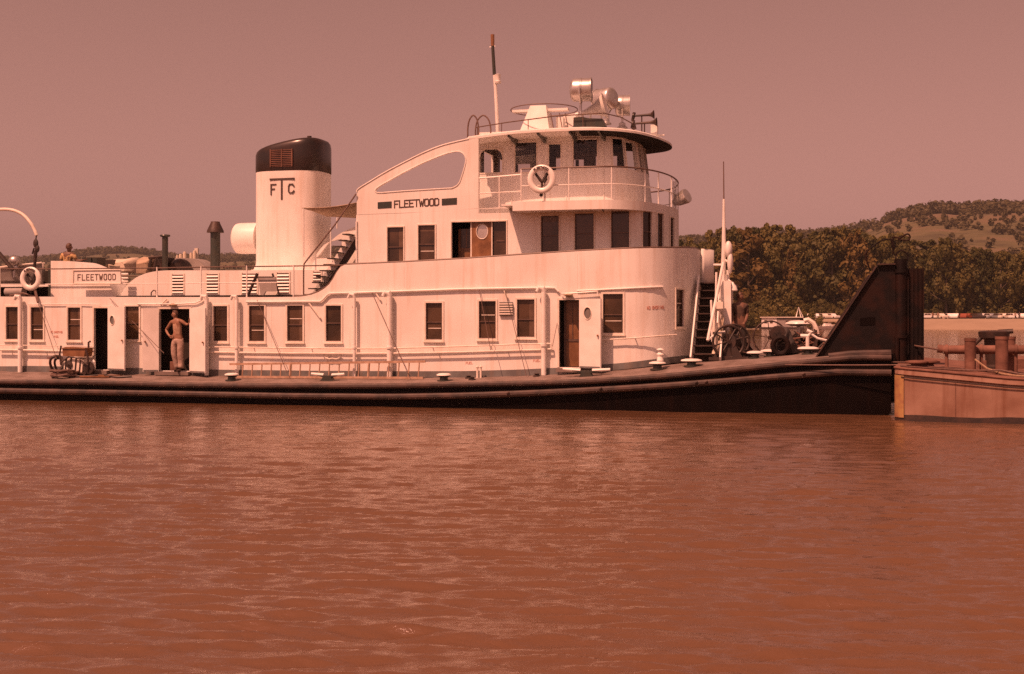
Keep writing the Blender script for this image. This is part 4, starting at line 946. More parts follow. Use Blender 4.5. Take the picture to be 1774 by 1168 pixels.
# ---- pilothouse roof: broad flat eave, shade painted beneath its front
RP = bullet(P(810, 0, TT).x, 1010, TT, TC, 1163, p=2.0)
rz = prof(RP, [(810, 240.5), (840, 236), (870, 232), (900, 229), (960, 225.5), (1000, 224), (1040, 224), (1075, 226), (1100, 229), (1130, 236), (1150, 243), (1163, 251)])
mb = MB(); rr_ = []; qs = sorted(set(RP.q+list(np.linspace(0, RP.len, 60))))
mb.use(M['white'])
for q in qs:
    p, _ = RP.at(q); n = RP.vn(q); z = rz(q)
    def cc(f, dz_): c = Vector((min(p.x, RP.p[1].x-.4), TC)); w = p.lerp(c, f); return (w.x, w.y, z+dz_)
    rr_.append([cc(.0, -.03), cc(0.0, .03), cc(.03, .07), cc(.3, .15), cc(.65, .2), cc(1, .22)])
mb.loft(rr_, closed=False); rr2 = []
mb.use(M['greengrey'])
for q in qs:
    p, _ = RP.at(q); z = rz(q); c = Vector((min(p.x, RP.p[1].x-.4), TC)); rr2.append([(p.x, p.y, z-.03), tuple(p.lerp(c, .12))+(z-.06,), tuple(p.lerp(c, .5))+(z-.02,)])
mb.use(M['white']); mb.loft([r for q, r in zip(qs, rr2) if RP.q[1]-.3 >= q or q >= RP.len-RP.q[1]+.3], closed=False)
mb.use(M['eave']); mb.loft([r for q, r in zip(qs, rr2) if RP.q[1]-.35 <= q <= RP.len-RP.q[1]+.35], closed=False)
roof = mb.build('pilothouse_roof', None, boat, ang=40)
for px in (880, 931, 986, 1037):
    q, _ = RP.hit(px); z = rz(q); p, _ = RP.at(q); mb = MB(); mb.prism([(TT+.06, z-.045), (PT-.01, z-.045), (PT-.01, z-.2), (PT-.1, z-.2), (TT+.3, z-.1), (TT+.06, z-.09)], (), -.03, .03); mb.v = [(p.x+y, x, zz_) for x, y, zz_ in mb.v]; mb.build('roof_bracket', M['greengrey'], roof)
# top rail of the roof with stanchions
zr0 = rz(RP.q[1])
rp = [P(824, 221, 2.0), P(880, 212, 2.0), P(960, 201.5, 2.0), P(1045, 196, 2.0), P(1075, 203, 3.0), P(1095, 214, 4.0)]
mb = MB(); mb.tube(rp, .016, 6)
for px, py, b in ((827, 220, 238), (869, 213, 234), (915, 207, 231), (965, 201, 228), (1010, 198, 227)): mb.tube([P(px, py, 2.0), P(px, b, 2.0)], .013, 6)
mb.build('roof_rail', M['line'], roof)
# ladder hoops at the after end
for x0, x1, t_ in ((810.5, 829, 2.0), (824, 850, 2.35)):
    pts = [P(x0, 238, t_), P(x0, 222, t_), P(x0+(x1-x0)*.15, 208, t_), P((x0+x1)/2, 200, t_), P(x1-(x1-x0)*.15, 207, t_), P(x1, 222, t_), P(x1, 236, t_)]
    mb = MB(); mb.tube([Vector((x, t_, z)) for x, z in smooth([(p.x, p.z) for p in pts], 4)], .022, 8); mb.build('ladder_hoop', M['cable'], roof)
# radar pedestal, scanner and guard ring
tp = 3.0
mb = MB(); a = [P(905, 232, tp), P(956, 229, tp), P(948, 184, tp), P(921, 185, tp)]
mb.loft([[tuple(p+Vector((0, d*k_, 0))) for p, k_ in zip(a, (1, 1, .5, .5))] for d in (-.35, .35)], True, True, True); mb.use(M['white2']) if False else None
mb.build('radar_pedestal', M['white2'], roof)
mb = MB()
c = P(935, 190, tp)
mb.box(P(889, 0, tp).x, P(985, 0, tp).x, tp-.12, tp+.12, P(935, 194, tp).z, P(935, 190, tp).z); mb.tube([(c.x, tp, P(935, 200, tp).z), (c.x, tp, P(935, 186, tp).z)], .12, 12); mb.build('radar_scanner', M['white2'], roof)
mb = MB(); rx = (P(1000, 0, tp).x-P(886, 0, tp).x)/2; cx_ = (P(1000, 0, tp).x+P(886, 0, tp).x)/2
mb.tube([(cx_+rx*cos(a), tp+.75*sin(a), P(935, 191+3*sin(a), tp).z) for a in np.linspace(0, 2*pi, 40)], .014, 5, cap=False)
for px, b in ((960, 230), (975, 228), (985, 226)): mb.tube([P(px-6, 196, tp-.3), P(px, b, tp-.3)], .014, 5)
mb.build('guard_ring', M['cable'], roof)
mb = MB(); mb.box(P(966, 0, 3.6).x, P(978, 0, 3.6).x, 3.4, 3.7, P(970, 228, 3.6).z, P(970, 205, 3.6).z); mb.box(P(978, 0, 4).x, P(1000, 0, 4).x, 3.8, 4.3, P(970, 226, 4).z, P(970, 200, 4).z); mb.build('locker', M['white2'], roof)
# black board on the roof edge
mb = MB(); mb.prism(poly([(993, 221.5), (1049, 219), (1043, 205.5), (1021, 205), (1008, 202.5), (993.5, 203.5)], 2.1), (), 2.1, 2.45); mb.build('side_light_board', M['greengrey'], roof)
# searchlights
def searchlight(c, r, l, ax, base_z, parent, pole=.035):
    e_ = MB(); ax = Vector(ax).normalized(); c = Vector(c)
    e_.use(M['silver']); e_.lathe(c-ax*l*.5, ax, [(0, .01), (l*.02, r*.45), (l*.07, r*.78), (l*.14, r*.95), (l*.2, r), (l*.5, r), (l*.52, r*1.03), (l*.56, r*1.03), (l*.58, r), (l*.92, r), (l*.94, r*1.06), (l, r*1.06), (l, r*.96)], 26)
    e_.use(M['glass']); e_.lathe(c-ax*l*.5, ax, [(l*.97, r*.97), (l*1.02, r*.5), (l*1.03, .01)], 22)
    e_.use(M['silver']); side = ax.cross(Z3).normalized()
    for sgn in (-1, 1): e_.tube([c+side*r*1.12*sgn, c+side*r*1.12*sgn+Vector((0, 0, -r*.5)), c+side*r*.5*sgn+Vector((0, 0, -r*1.15)), c+Vector((0, 0, -r*1.2))], .022, 6)
    for sgn in (-1, 1): e_.tube([c+side*r*.98*sgn, c+side*r*1.16*sgn], .04, 8)
    e_.tube([c+Vector((0, 0, -r*1.15)), Vector((c.x, c.y, base_z+.15)), Vector((c.x, c.y, base_z))], [pole, pole, pole*1.8], 10)
    e_.lathe((c.x, c.y, base_z+.16), (0, 0, -1), [(0, .06), (.02, .1), (.1, .1), (.14, .16), (.17, .16)], 14)
    return e_.build('searchlight', None, parent)
tl = 2.7; c = P(1006, 156, tl); searchlight(c, .315, P(1025, 0, tl).x-P(987, 0, tl).x, (1, .08, 0), P(1006, 212, tl).z, roof)
tl = 5.0; c = P(1050, 172, tl); searchlight(c, .32, .62, (-1, .5, -.03), P(1050, 215, tl).z, roof)
tl = 5.6; c = P(1078, 183, tl); searchlight(c, .30, .45, (1, .15, 0), P(1078, 222, tl).z, roof)
# big trumpet loudhailer
tl = 3.2; a = P(1012, 195.5, tl); b = P(1048, 184, tl); mb = MB(); ax = (b-a).normalized(); l = (b-a).length
mb.use(M['white2']); mb.lathe(a, ax, [(-.25, .01), (-.25, .07), (0, .07), (l*.2, .1), (l*.55, .17), (l*.8, .25), (l*1.0, .36), (l*1.03, .37), (l*1.0, .34), (l*.6, .12), (l*.3, .05)], 26); mb.tube([a+ax*.2, Vector((a.x+.15, tl, P(1012, 222, tl).z))], .03, 6); mb.tube([a+ax*.5, Vector((a.x+.5, tl, P(1012, 222, tl).z))], .03, 6)
mb.build('loudhailer_horn', None, roof)
# twin air horns
for (x0, x1, y0, y1, t_) in ((1097, 1138, 198, 203, 3.8), (1096, 1134, 213, 209, 4.2)): pass
for x0, y0, x1, y1, t_ in ((1099, 201, 1133, 198.5, 4.3), (1098, 214.5, 1138, 211.5, 3.9)):
    a, b = P(x0, y0, t_), P(x1, y1, t_); ax = (b-a).normalized(); l = (b-a).length; mb = MB(); mb.use(M['rail_worn'])
    mb.lathe(a, ax, [(-.06, .02), (-.05, .085), (.0, .085), (.02, .03), (l*.1, .028), (l*.7, .038), (l*.88, .06), (l*.97, .11), (l, .13), (l*.985, .12), (l*.8, .03)], 18)
    mb.use(M['dark']); mb.tube([a+Vector((.0, 0, .1)), a+Vector((-.05, 0, -.1)), Vector((a.x+.02, t_, P(x0, 224, t_).z))], .045, 8); mb.tube([b-ax*.35, Vector(((b-ax*.35).x, t_, P(x1, 230, t_).z))], .02, 6); mb.build('air_horn', None, roof)
mb = MB(); c = P(1133, 224, 4.2); mb.box(c.x-.08, c.x+.1, 4.1, 4.35, P(1133, 234, 4.2).z, P(1133, 217, 4.2).z); mb.box(c.x-.2, c.x+.3, 4.15, 4.3, P(1133, 235.5, 4.2).z, P(1133, 234, 4.2).z); mb.build('horn_valve_box', M['white2'], roof)
# mast with black topmast and lamp
mb = MB(); t_ = 3.4; mb.use(M['white2']); mb.tube([P(863, 238, t_), P(859, 160, t_), P(856.5, 128, t_)], [.06, .05, .045], 10)
mb.use(M['greengrey']); mb.tube([P(856.5, 130, t_), P(853.5, 80, t_)], [.05, .045], 10); mb.use(M['wood']); mb.tube([P(853.5, 80, t_), P(853.2, 60, t_)], [.05, .055], 10)
mb.use(M['white2']); c = P(862.5, 136, t_); mb.lathe(c+Vector((0, 0, .13)), (0, 0, -1), [(0, .03), (.02, .09), (.06, .075), (.2, .075), (.22, .1), (.27, .09), (.28, .01)], 14); mb.tube([c, P(857, 132, t_)], .02, 6)
mb.tube([P(848, 82, t_), P(858, 80, t_)], .012, 5); mb.build('signal_mast', None, roof)

# ---- rails
def rail(name, tops, floor, mids=(.5,), posts=None, r=.022, m='white2', mt=None, parent=None, pr=.018):
    mb = MB(); mb.use(M[mt or m]); tops = [Vector(p) for p in tops]; mb.tube(tops, r, 8); mb.use(M[m])
    for f in mids: mb.tube([Vector((p.x, p.y, floor+(p.z-floor)*f)) for p in tops], r*.72, 6)
    for i in (posts if posts is not None else range(len(tops))): p = tops[i]; mb.tube([p, Vector((p.x, p.y, floor-.02))], pr, 6)
    return mb.build(name, None, parent or boat)
rail('railing', [P(801, 312.5, TT+.03), P(817, 310, TT+.03), P(865, 306, TT+.03), P(903, 302.5, TT+.03)], P(865, 361, TT).z, posts=[1, 2, 3], parent=wing)
zw = P(960, 291, .98).z; rp = []; pi_ = []
WR = bullet(P(903, 0, .98).x, 1030, .98, TC, 1171, p=2.2)
qs = sorted(set(WR.q + list(np.linspace(0, WR.len, 40))))
for q in qs: p, _ = WR.at(q); rp.append((p.x, p.y, zw))
def nearest(px_list): return [min(range(len(rp)), key=lambda i: (abs(PXof(rp[i][0], rp[i][1])-px) + (0 if rp[i][1] < TC else 1e3))) for px in px_list]
sub = [0] + nearest([938, 982, 1060, 1114, 1143, 1163]); c_ = len(rp)//2
posts = sorted(set(sub + [len(rp)-1-i for i in sub] + [c_]))
rail('railing', rp, WZ-.04, mids=(.5,), posts=posts, mt='line', parent=wing)
rail('railing', [(x, 9-y, z) for x, y, z in [tuple(P(801, 312.5, TT+.03)), tuple(P(865, 306, TT+.03)), tuple(P(903, 302.5, TT+.03))]], P(865, 361, TT).z, parent=wing)
# aft boat-deck rail
tops = [P(x, y, 1.28) for x, y in [(-60, 466), (-20, 466), (0, 466), (100, 466), (200, 465), (272, 464.5), (348.5, 463), (427.5, 462), (508.6, 461), (600, 459.5)]]
tops = [Vector((p.x, p.y, p.z)) for p in tops]
mb = MB(); mb.use(M['line']); mb.tube(tops, .018, 6); mb.use(M['white2']); mb.tube([Vector((p.x, p.y, (p.z*.47+D2*.53))) for p in tops[:-1]], .014, 6)
for i in (0, 2, 5, 6, 7, 8): p = tops[i]; mb.tube([p+Vector((0, 0, .03)), Vector((p.x, p.y, D2-.02))], .022, 8)
mb.build('railing', None, boat)
mb = MB(); mb.tube([Vector((p.x, 9-p.y, p.z)) for p in tops], .018, 6); [mb.tube([Vector((tops[i].x, 9-tops[i].y, tops[i].z)), Vector((tops[i].x, 9-tops[i].y, D2-.02))], .022, 8) for i in (0, 2, 5, 6, 7, 8)]; mb.build('railing', M['line'], boat)
# searchlight hung on the forward rail
q = WR.hit(1171)[0] if WR.hit(1171) else WR.len/2; c = P(1181, 344, 4.2); mb = MB(); mb.use(M['silver']); ax = Vector((.75, -.35, .35)).normalized()
mb.lathe(c-ax*.28, ax*-1, [(-.5, .01), (-.48, .2), (-.4, .21), (-.15, .16), (0, .08), (.02, .01)], 18); mb.tube([c, Vector((c.x-.22, c.y+.1, c.z+.25)), Vector((c.x-.24, c.y+.1, c.z-.3))], .02, 6); mb.tube([Vector((c.x-.24, c.y+.1, c.z+.5)), Vector((c.x-.24, c.y+.1, c.z-.35))], .03, 6); mb.build('rail_lamp', None, wing)

# ---- funnel
sl, sr = P(443, 0, TC).x, P(575, 0, TC).x; cs = (sl+sr)/2; ra = (sr-sl)/2*1.0; rb = .9
def sup(z, k=1.0, kx=1.0, p=3.2, n=48, dx=0):
    out = []
    for i in range(n):
        a = 2*pi*i/n; c, s_ = cos(a), sin(a); out.append((cs+dx+ra*k*kx*math.copysign(abs(c)**(2/p), c), TC+rb*k*math.copysign(abs(s_)**(2/p), s_), z))
    return out
for _ in range(6):                                    # fit the funnel's silhouette
    xs_ = [PXof(p[0], p[1]) for p in sup(0)]; e0, e1 = (443.5-min(xs_))/55, (573.5-max(xs_))/55; cs += (e0+e1)/2; ra += (e1-e0)/2
fz0 = P(508, 468, TC-rb).z; fz1 = P(508, 295, TC-rb).z
mb = MB(); mb.loft([sup(fz0-.1, 1.0, 1.1), sup(fz0, 1.0, 1.1), sup(fz0+.1, 1.0, 1.06), sup(fz0+.18, 1.0, 1.01), sup(fz0+.3), sup(fz1)], True); funnel = mb.build('funnel', M['white'], boat)
zl, zr = P(450, 270, TC).z, P(560, 240, TC).z
def ztop(x): f = (x-sl)/(sr-sl); return zl + (zr-zl)*(1-(1-min(1, max(0, f)))**1.6)
mb = MB(); rings = [sup(fz1, 1.004), sup(fz1+.02, 1.012)]
for f, k in ((.5, 1.012), (.75, 1.01), (.88, .985), (.95, .94), (.985, .87), (1.0, .75), (1.01, .4), (1.012, .02)):
    rings.append([(x, y, fz1+f*(ztop(x)-fz1)) for x, y, _ in sup(0, k)])
mb.loft(rings, True); cap = mb.build('funnel_cap', M['black2'], funnel, ang=60)
mb = MB(); c = P(536, 236, TC); mb.tube([c+Vector((0, 0, -.2)), c], .07, 10); c2_ = P(500, 246, TC-.2); mb.tube([P(480, 251, TC-.2), P(515, 243, TC-.2)], .03, 6); mb.build('exhaust_pipe', M['dark'], cap)
yf = TC-rb*1.012-.01; mb = MB(); mb.use(M['rust']); 
zA, zB_ = P(487, 289, yf).z, P(487, 260, yf).z; xa, xb = P(468, 0, yf).x, P(507, 0, yf).x
mb.box(xa, xb, yf, yf+.06, zA, zA+.03)
for i in range(9): z = zA+.04+(zB_-zA)*i/9.; mb.box(xa, xb, yf-.02, yf+.06, z, z+(zB_-zA)/9*.42)
for x in (xa, (xa+xb)/2, xb-.03): mb.box(x, x+.03, yf-.03, yf+.06, zA, zB_+.03)
mb.build('louvre_grille', None, cap)
yf = TC-rb-.008; mb = MB(); Nf = (0, -1, 0)
def seg(x0, y0, x1, y1, st=.055):
    a, b = P(x0, y0, yf), P(x1, y1, yf); d = (b-a); l = d.length; d.normalize(); c = Vector(Nf).cross(d); mb.obox(a, d, c, Vector(Nf), (-st/2, l+st/2), (-st/2, st/2), (-.05, .006+.001*len(mb.v)/60))
seg(468.5, 311, 508.5, 309.5); seg(488, 312, 488, 344.5)
seg(469.5, 337, 469.5, 320.5, .04); seg(469.5, 320, 477.5, 319.7, .04); seg(469.5, 328, 475, 327.7, .04)
seg(508.5, 322, 506.5, 319.3, .04); seg(506.5, 319.3, 501.5, 319.5, .04); seg(501.5, 319.5, 500, 323, .04); seg(500, 323, 500, 331.5, .04); seg(500, 331.5, 502, 334.5, .04); seg(502, 334.5, 506.5, 334, .04); seg(506.5, 334, 508.7, 331, .04)
mb.build('funnel_lettering', M['letter'], funnel)
mb = MB(); c = P(445, 413, TC); l = c.x-P(408, 0, TC).x; mb.lathe(c, (-1, 0, 0), [(-.1, .01), (-.1, .48), (l*.72, .48), (l*.88, .46), (l*.96, .40), (l, .3), (l*1.01, .01)], 28); mb.build('intake_drum', M['white2'], funnel)

# ---- engine casing aft, curved down at its after end
ct = 1.95
outl = smooth([(209, 515), (213, 504), (222, 492), (236, 481), (252, 474), (270, 470), (290, 468.5)], 4) + [(438, 468.5), (620, 467), (620, 516)]
mb = MB(); mb.prism(poly(outl, ct), (), ct, 9-ct); casing = mb.build('engine_casing', M['white'], boat)
def louvre(px0, px1, py0, py1, t, n=6):
    mb = MB(); a, b = P(px0, py1, t), P(px1, py0, t); mb.use(M['trim']); mb.box(a.x-.04, a.x, t-.02, t-.002, a.z-.04, b.z+.04); mb.box(b.x, b.x+.04, t-.02, t-.002, a.z-.04, b.z+.04); mb.use(M['line']); mb.box(a.x+.001, b.x-.001, t-.006, t-.002, a.z, b.z); mb.use(M['white2'])
    for i in range(n):
        z = a.z+(b.z-a.z)*(i+.08)/n; zz = z+(b.z-a.z)/n*.5; mb.loft([[(x, t-.045, z), (x, t-.01, zz), (x, t-.008, zz-.01), (x, t-.04, z-.008)] for x in (a.x, b.x)], True, True, True)
    return mb.build('louvre', None, casing)
louvre(299, 318, 476, 508, ct); louvre(358.5, 378, 475, 508, ct); louvre(420, 445, 474, 508, ct); louvre(480.5, 501, 473, 507, ct); louvre(543, 556, 471, 486, ct, 3)
mb = MB(); mb.tube([P(262, 512, ct-.1), P(262, 507, ct-.1), P(266, 503, ct-.1), P(270, 504, ct-.1), P(272, 513, ct-.1)], .02, 6); mb.build('vent_gooseneck', M['line'], casing)
mb = MB(); mb.box(P(435, 0, 2.6).x, P(585, 0, 2.6).x, 2.6, 6.4, fz0-.15, fz0-.02); mb.build('funnel_base', M['white2'], funnel)
# far-side casing with rounded end, its shade put into the grey
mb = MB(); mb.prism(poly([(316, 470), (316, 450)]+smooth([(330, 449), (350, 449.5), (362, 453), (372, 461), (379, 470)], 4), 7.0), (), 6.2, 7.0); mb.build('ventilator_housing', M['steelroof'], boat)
# smoke pipes
def stack(px, top, bot, t, r, cap_):
    mb = MB(); mb.use(M['greengrey']); a, b = P(px, bot, t), P(px, top, t); mb.tube([a, b], r, 16)
    mb.use(M['rail_worn'] if cap_ == 'cone' else M['greengrey'])
    if cap_ == 'cone': mb.lathe(b, (0, 0, 1), [(-.02, r), (-.02, r*1.75), (.04, r*1.7), (.28, r*.95), (.32, r*.9), (.33, .01)], 18)
    else: mb.lathe(b, (0, 0, 1), [(-.06, r*1.5), (-.03, r*1.75), (.0, r*1.6), (.02, .01)], 16)
    return mb.build('smoke_pipe', None, boat)
stack(286, 407, 470, 5.0, .095, 'flat'); stack(373, 402, 470, 4.3, .15, 'cone')

# ---- arch abaft the upper house, stair and awning
at = 2.3
outl = smooth([(540, 468), (541, 458), (548, 447), (557, 437), (568, 423), (582, 410), (596, 401), (617, 392)], 4) + [(617, 468)]
hl = smooth([(547, 446), (548, 441), (556, 430), (565, 422), (577, 417), (592, 414)], 4) + [(592, 447), (549, 448)]
mb = MB(); mb.prism(poly(outl, at), [poly(hl, at)], at, at+.1); mb.build('aft_arch', M['white'], boat)
mb = MB(); lo, hi = P(548, 511, 2.0), P(613, 408, 2.0)
N_ = 10
for sgn in (1.35, 1.9): 
    pass
stp = [(lo + (hi-lo)*(i/N_)) for i in range(N_+1)]
mb.use(M['white']); d_ = (hi-lo).normalized(); up_ = Vector((-d_.z, 0, d_.x))
for t_ in (1.42, 1.95): mb.obox(Vector((lo.x, t_, lo.z)), d_, Vector((0, 1, 0)), up_, (-.05, (hi-lo).length), (0, .04), (-.12, .12)) if t_ > 1.5 else None
mb.use(M['dark'])
for p in stp: mb.box(p.x-.13, p.x+.07, 1.45, 1.93, p.z-.015, p.z+.015)
mb.use(M['dark']); mb.obox(Vector((lo.x, 1.9, lo.z)), d_, Vector((0, 1, 0)), up_, (0, (hi-lo).length), (0, .02), (-.3, -.12))
mb.build('aft_stair', None, boat)
mb = MB(); mb.prism(poly([(591, 400), (617, 391), (617, 458), (572, 462)], 2.18), (), 2.18, 2.2); mb.build('stair_screen', M['inside'], boat) if False else None
mb = MB(); mb.tube([P(526, 513, 1.35), P(526, 470, 1.35), P(527, 457, 1.35), P(545, 434, 1.45), P(580, 390, 1.55), P(617, 336, 1.7)], .022, 7); mb.build('stair_handrail', M['cable'], boat)
for px, a_, b_ in ((573, 395, 447), (584, 377, 396), (526, 361, 445)):
    mb = MB(); mb.tube([P(px, a_, 1.9), P(px, b_, 1.9)], .02, 6); mb.build('awning_pole', M['white2'], boat)
mb = MB(); A0, A1 = P(523, 361, 1.9), P(617, 352, 1.9); B0, B1 = P(560, 366, 4.2), P(617, 374, 3.4)
rr_ = []
for i in range(9):
    f = i/8; rr_.append([tuple(A0.lerp(A1, f)+Vector((0, 0, -.05*sin(pi*f)))), tuple((A0.lerp(A1, f)+Vector((.02, .8, -.10*sin(pi*f)-.03)))), tuple((A0.lerp(A1, f)+Vector((.05, 1.7, -.08*sin(pi*f)-.10)))), tuple((A0.lerp(A1, f)+Vector((.0, 2.6, -.24*f-.04))))])
mb.loft(rr_, closed=False); aw = mb.build('awning', M['tan'], boat)
sm = aw.modifiers.new('thick', 'SOLIDIFY'); sm.thickness = .02

# ---- push knees at the bow
def knee(t0, t1, near=True):
    mb = MB(); pl = poly([(1414, 620), (1519, 462), (1524, 460), (1551, 459), (1552, 612)], .7)
    mb.prism(pl, (), t0, t0+.12); kn = None
    if near is False: pass
    k = mb.build('push_knee', M['kneedark'], boat)
    mb = MB(); a, b = P(1414, 620, .7), P(1519, 462, .7); d = (b-a); l = d.length; d.normalize(); mb.obox(Vector((a.x, t0, a.z)), d, Vector((0, 1, 0)), Vector((-d.z, 0, d.x)), (0, l), (-.1, .22), (0, .03)); x0 = P(1520, 0, .7).x; x1 = P(1551, 0, .7).x; z = P(1535, 459, .7).z; mb.box(x0, x1, t0-.1, t0+.22, z, z+.03); mb.build('flange', M['rail_worn'] if near else M['dark'], k)
    xm = P(1561, 0, .7).x; mb = MB(); mb.tube([(xm, t0+.1, P(1561, 650, .7).z), (xm, t0+.1, P(1561, 449, .7).z)], .16, 16); z = P(1561, 470, .7).z
    for zz in (z, P(1561, 583, .7).z): mb.tube([(xm, t0+.1, zz-.04), (xm, t0+.1, zz+.04)], .19, 16)
    mb.tube([(xm-.1, t0-.1, P(1561, 585, .7).z), (xm-.1, t0-.1, P(1561, 625, .7).z)], .05, 8); mb.build('corner_post', M['kneedark'], k)
    xa, xb = P(1571, 0, 1.2).x, P(1599, 0, 1.2).x; z0_, z1_ = P(1585, 627, 1.2).z, P(1585, 466, 1.2).z
    mb = MB(); mb.box(xm+.1, xa+.02, t0+.05, t0+.2, z0_+.2, z1_-.2)
    mb.box(xa, xb, t0+.15, t0+.75, z0_, z1_)
    for f in (.3, .55, .8): mb.box(xa+(xb-xa)*f-.02, xa+(xb-xa)*f+.02, t0+.11, t0+.15, z0_+.02, z1_-.02)
    mb.build('push_fender', M['kneedark'], k)
    mb = MB()
    for pts in ([(1508, 470), (1500, 440), (1515, 425), (1527, 417), (1540, 414), (1545, 418), (1548, 440)], [(1550, 432), (1547, 412), (1560, 412), (1572, 405), (1577, 410), (1572, 416), (1556, 414)], [(1552, 450), (1554, 438), (1563, 434), (1572, 440), (1573, 450)]):
        mb.tube([Vector((x, t0+.1, z)) for x, z in smooth([(P(a, b, .7).x, P(a, b, .7).z) for a, b in pts], 4)], .02, 6)
    if near: mb.build('hand_hoop', M['kneedark'], k)
    mb = MB(); h_ = poly([(1490, 551), (1516, 549), (1516, 563), (1490, 564)], .7); mb.prism(h_, (), t0-.012, t0-.001); mb.build('slot', M['black'], k)
    return k
knee(.7, 1.0)
k2 = knee(6.9, 7.2, False)

# ================================================================== FRONT STAIR, DECK GEAR
fs0 = MH.p[15].x+.03                                   # just ahead of the house front
mb = MB(); n_ = 10; zd = deckz(fs0+.4, 1.6); ztop_ = P(1215, 490, 4.0).z; ta, tb_ = 1.75, 3.9
xs0, xs1 = P(1183, 0, 1.75).x+.03, P(1183, 0, 1.75).x+.85
xs0 = max(xs0, fs0+.02); xs1 = xs0+.8
mb.use(M['dark'])
for i in range(1, n_+1):
    f = i/n_; t_ = ta+(tb_-ta)*f; z = zd+(ztop_-zd)*f
    mb.use(M['rail_worn']); mb.box(xs0+.04, xs1-.04, t_-.24, t_+.02, z-.03, z); mb.use(M['inside']); mb.box(xs0+.05, xs1-.05, t_-.02, t_+.0, z-(ztop_-zd)/n_+.001, z-.031)  # dark risers and reddish treads carry the stair's shade and light
mb.use(M['white2']); d_ = Vector((0, tb_-ta, ztop_-zd)); l = d_.length; d_.normalize(); up_ = Vector((0, -d_.z, d_.y))
for x in (xs0, xs1-.04): mb.obox(Vector((x, ta-.25, zd)), d_, Vector((1, 0, 0)), up_, (0, l+.1), (0, .04), (-.08, .2))
mb.build('front_stair', None, boat)
# white wind screen beyond the head of the stair
mb = MB(); x = P(1214, 0, 4.6).x; mb.loft([[(x+.25*sin(a*pi/2)-.0, 4.7+.9*a, ztop_-.1), (x+.25*sin(a*pi/2), 4.7+.9*a, P(1220, 432, 5.0).z)] for a in np.linspace(0, 1, 8)], closed=False); ws = mb.build('wind_screen', M['white2'], boat); s_ = ws.modifiers.new('thick', 'SOLIDIFY'); s_.thickness = .04
mb = MB(); mb.box(xs0, xs1+.1, 3.9, 6.5, ztop_-.08, ztop_-.005); mb.build('stair_landing', M['deck'], boat)

def mushroom(px, py, t, r=.19, h=.22, name='mooring_bitt', long=1.0):
    """white-capped bitt standing on the deck"""
    c = P(px, py, t); z0 = deckz(c.x, t)-.01; zt_ = max(c.z, z0+h*.8)
    mb = MB(); mb.use(M['greengrey']); mb.lathe((c.x, t, z0), (0, 0, 1), [(0, .01), (0, r*.95), (.03, r*.95), (.04, r*.6), (zt_-z0-.08, r*.55), (zt_-z0-.05, r*.9)], 16)
    k = len(mb.v); mb.lathe((c.x, t, z0), (0, 0, 1), [(zt_-z0-.05, r*.9), (zt_-z0-.03, r*1.05)], 18); mb.use(M['white2']); mb.lathe((c.x, t, z0), (0, 0, 1), [(zt_-z0-.03, r*1.05), (zt_-z0, r), (zt_-z0+.025, r*.6), (zt_-z0+.03, .01)], 18)
    mb.v[k:] = [(c.x+(x-c.x)*long, y, z) for x, y, z in mb.v[k:]]
    return mb.build(name, None, boat)
mushroom(401.5, 648, .5, .19); mushroom(769, 648.5, .5, .19); mushroom(1139, 628, .75, .2, long=1.05); mushroom(1198, 626, .8, .2, long=1.3)
mushroom(1308, 616.5, 1.3, .17, long=1.2); mushroom(1334, 613.5, 1.9, .17, long=1.4); mushroom(1400, 607.5, 1.3, .17, long=1.5)
# long cleat with arms behind the ladder, and one under the forward door
def cleat(px, t, w, lab='deck_cleat'):
    c = P(px, 640, t); z0 = deckz(c.x, t)-.01; mb = MB(); mb.use(M['greengrey']); mb.prism([(-.18, 0), (.18, 0), (.12, .1), (w*.6, .15), (-w*.6, .15), (-.12, .1)], (), -.09, .09); mb.use(M['white2'])
    for s in (-1, 1): mb.tube([(s*w*.25, 0, .155), (s*w, 0, .19)], [.05, .035], 8)
    mb.v = [(c.x+x, t+y, z0+z) for x, y, z in mb.v]; mb.build(lab, None, boat)
cleat(568, .6, .48); cleat(1016, .55, .62)
# small fittings at the foot of the wall
for px, t_ in ((812, .95), (930, .95), (258+560, .6)):
    c = P(px, 645, t_); z0 = deckz(c.x, t_)-.01; mb = MB(); mb.lathe((c.x, t_, z0), (0, 0, 1), [(0, .1), (.03, .1), (.05, .05), (.08, .08), (.1, .01)], 12); mb.build('deck_fitting', M['dark'], boat)
for px in (827, 833):
    c = P(px, 640, 1.0); z0 = deckz(c.x, 1.0)-.01; mb = MB(); mb.tube([(c.x, 1.0, z0), (c.x, 1.0, z0+.28)], .03, 8); mb.ball((c.x, 1.0, z0+.3), .045, 8); mb.build('fuel_vent', M['trim'], boat)
# white hawser post on the foredeck bitt
c = P(1144, 610, .8); z0 = P(1144, 625, .75).z; mb = MB(); mb.lathe((c.x, .78, z0), (0, 0, 1), [(0, .09), (.1, .07), (.16, .1), (.2, .06), (.26, .05), (.28, .1), (.31, .06), (.32, .01)], 12); mb.build('air_vent_cap', M['white2'], boat)

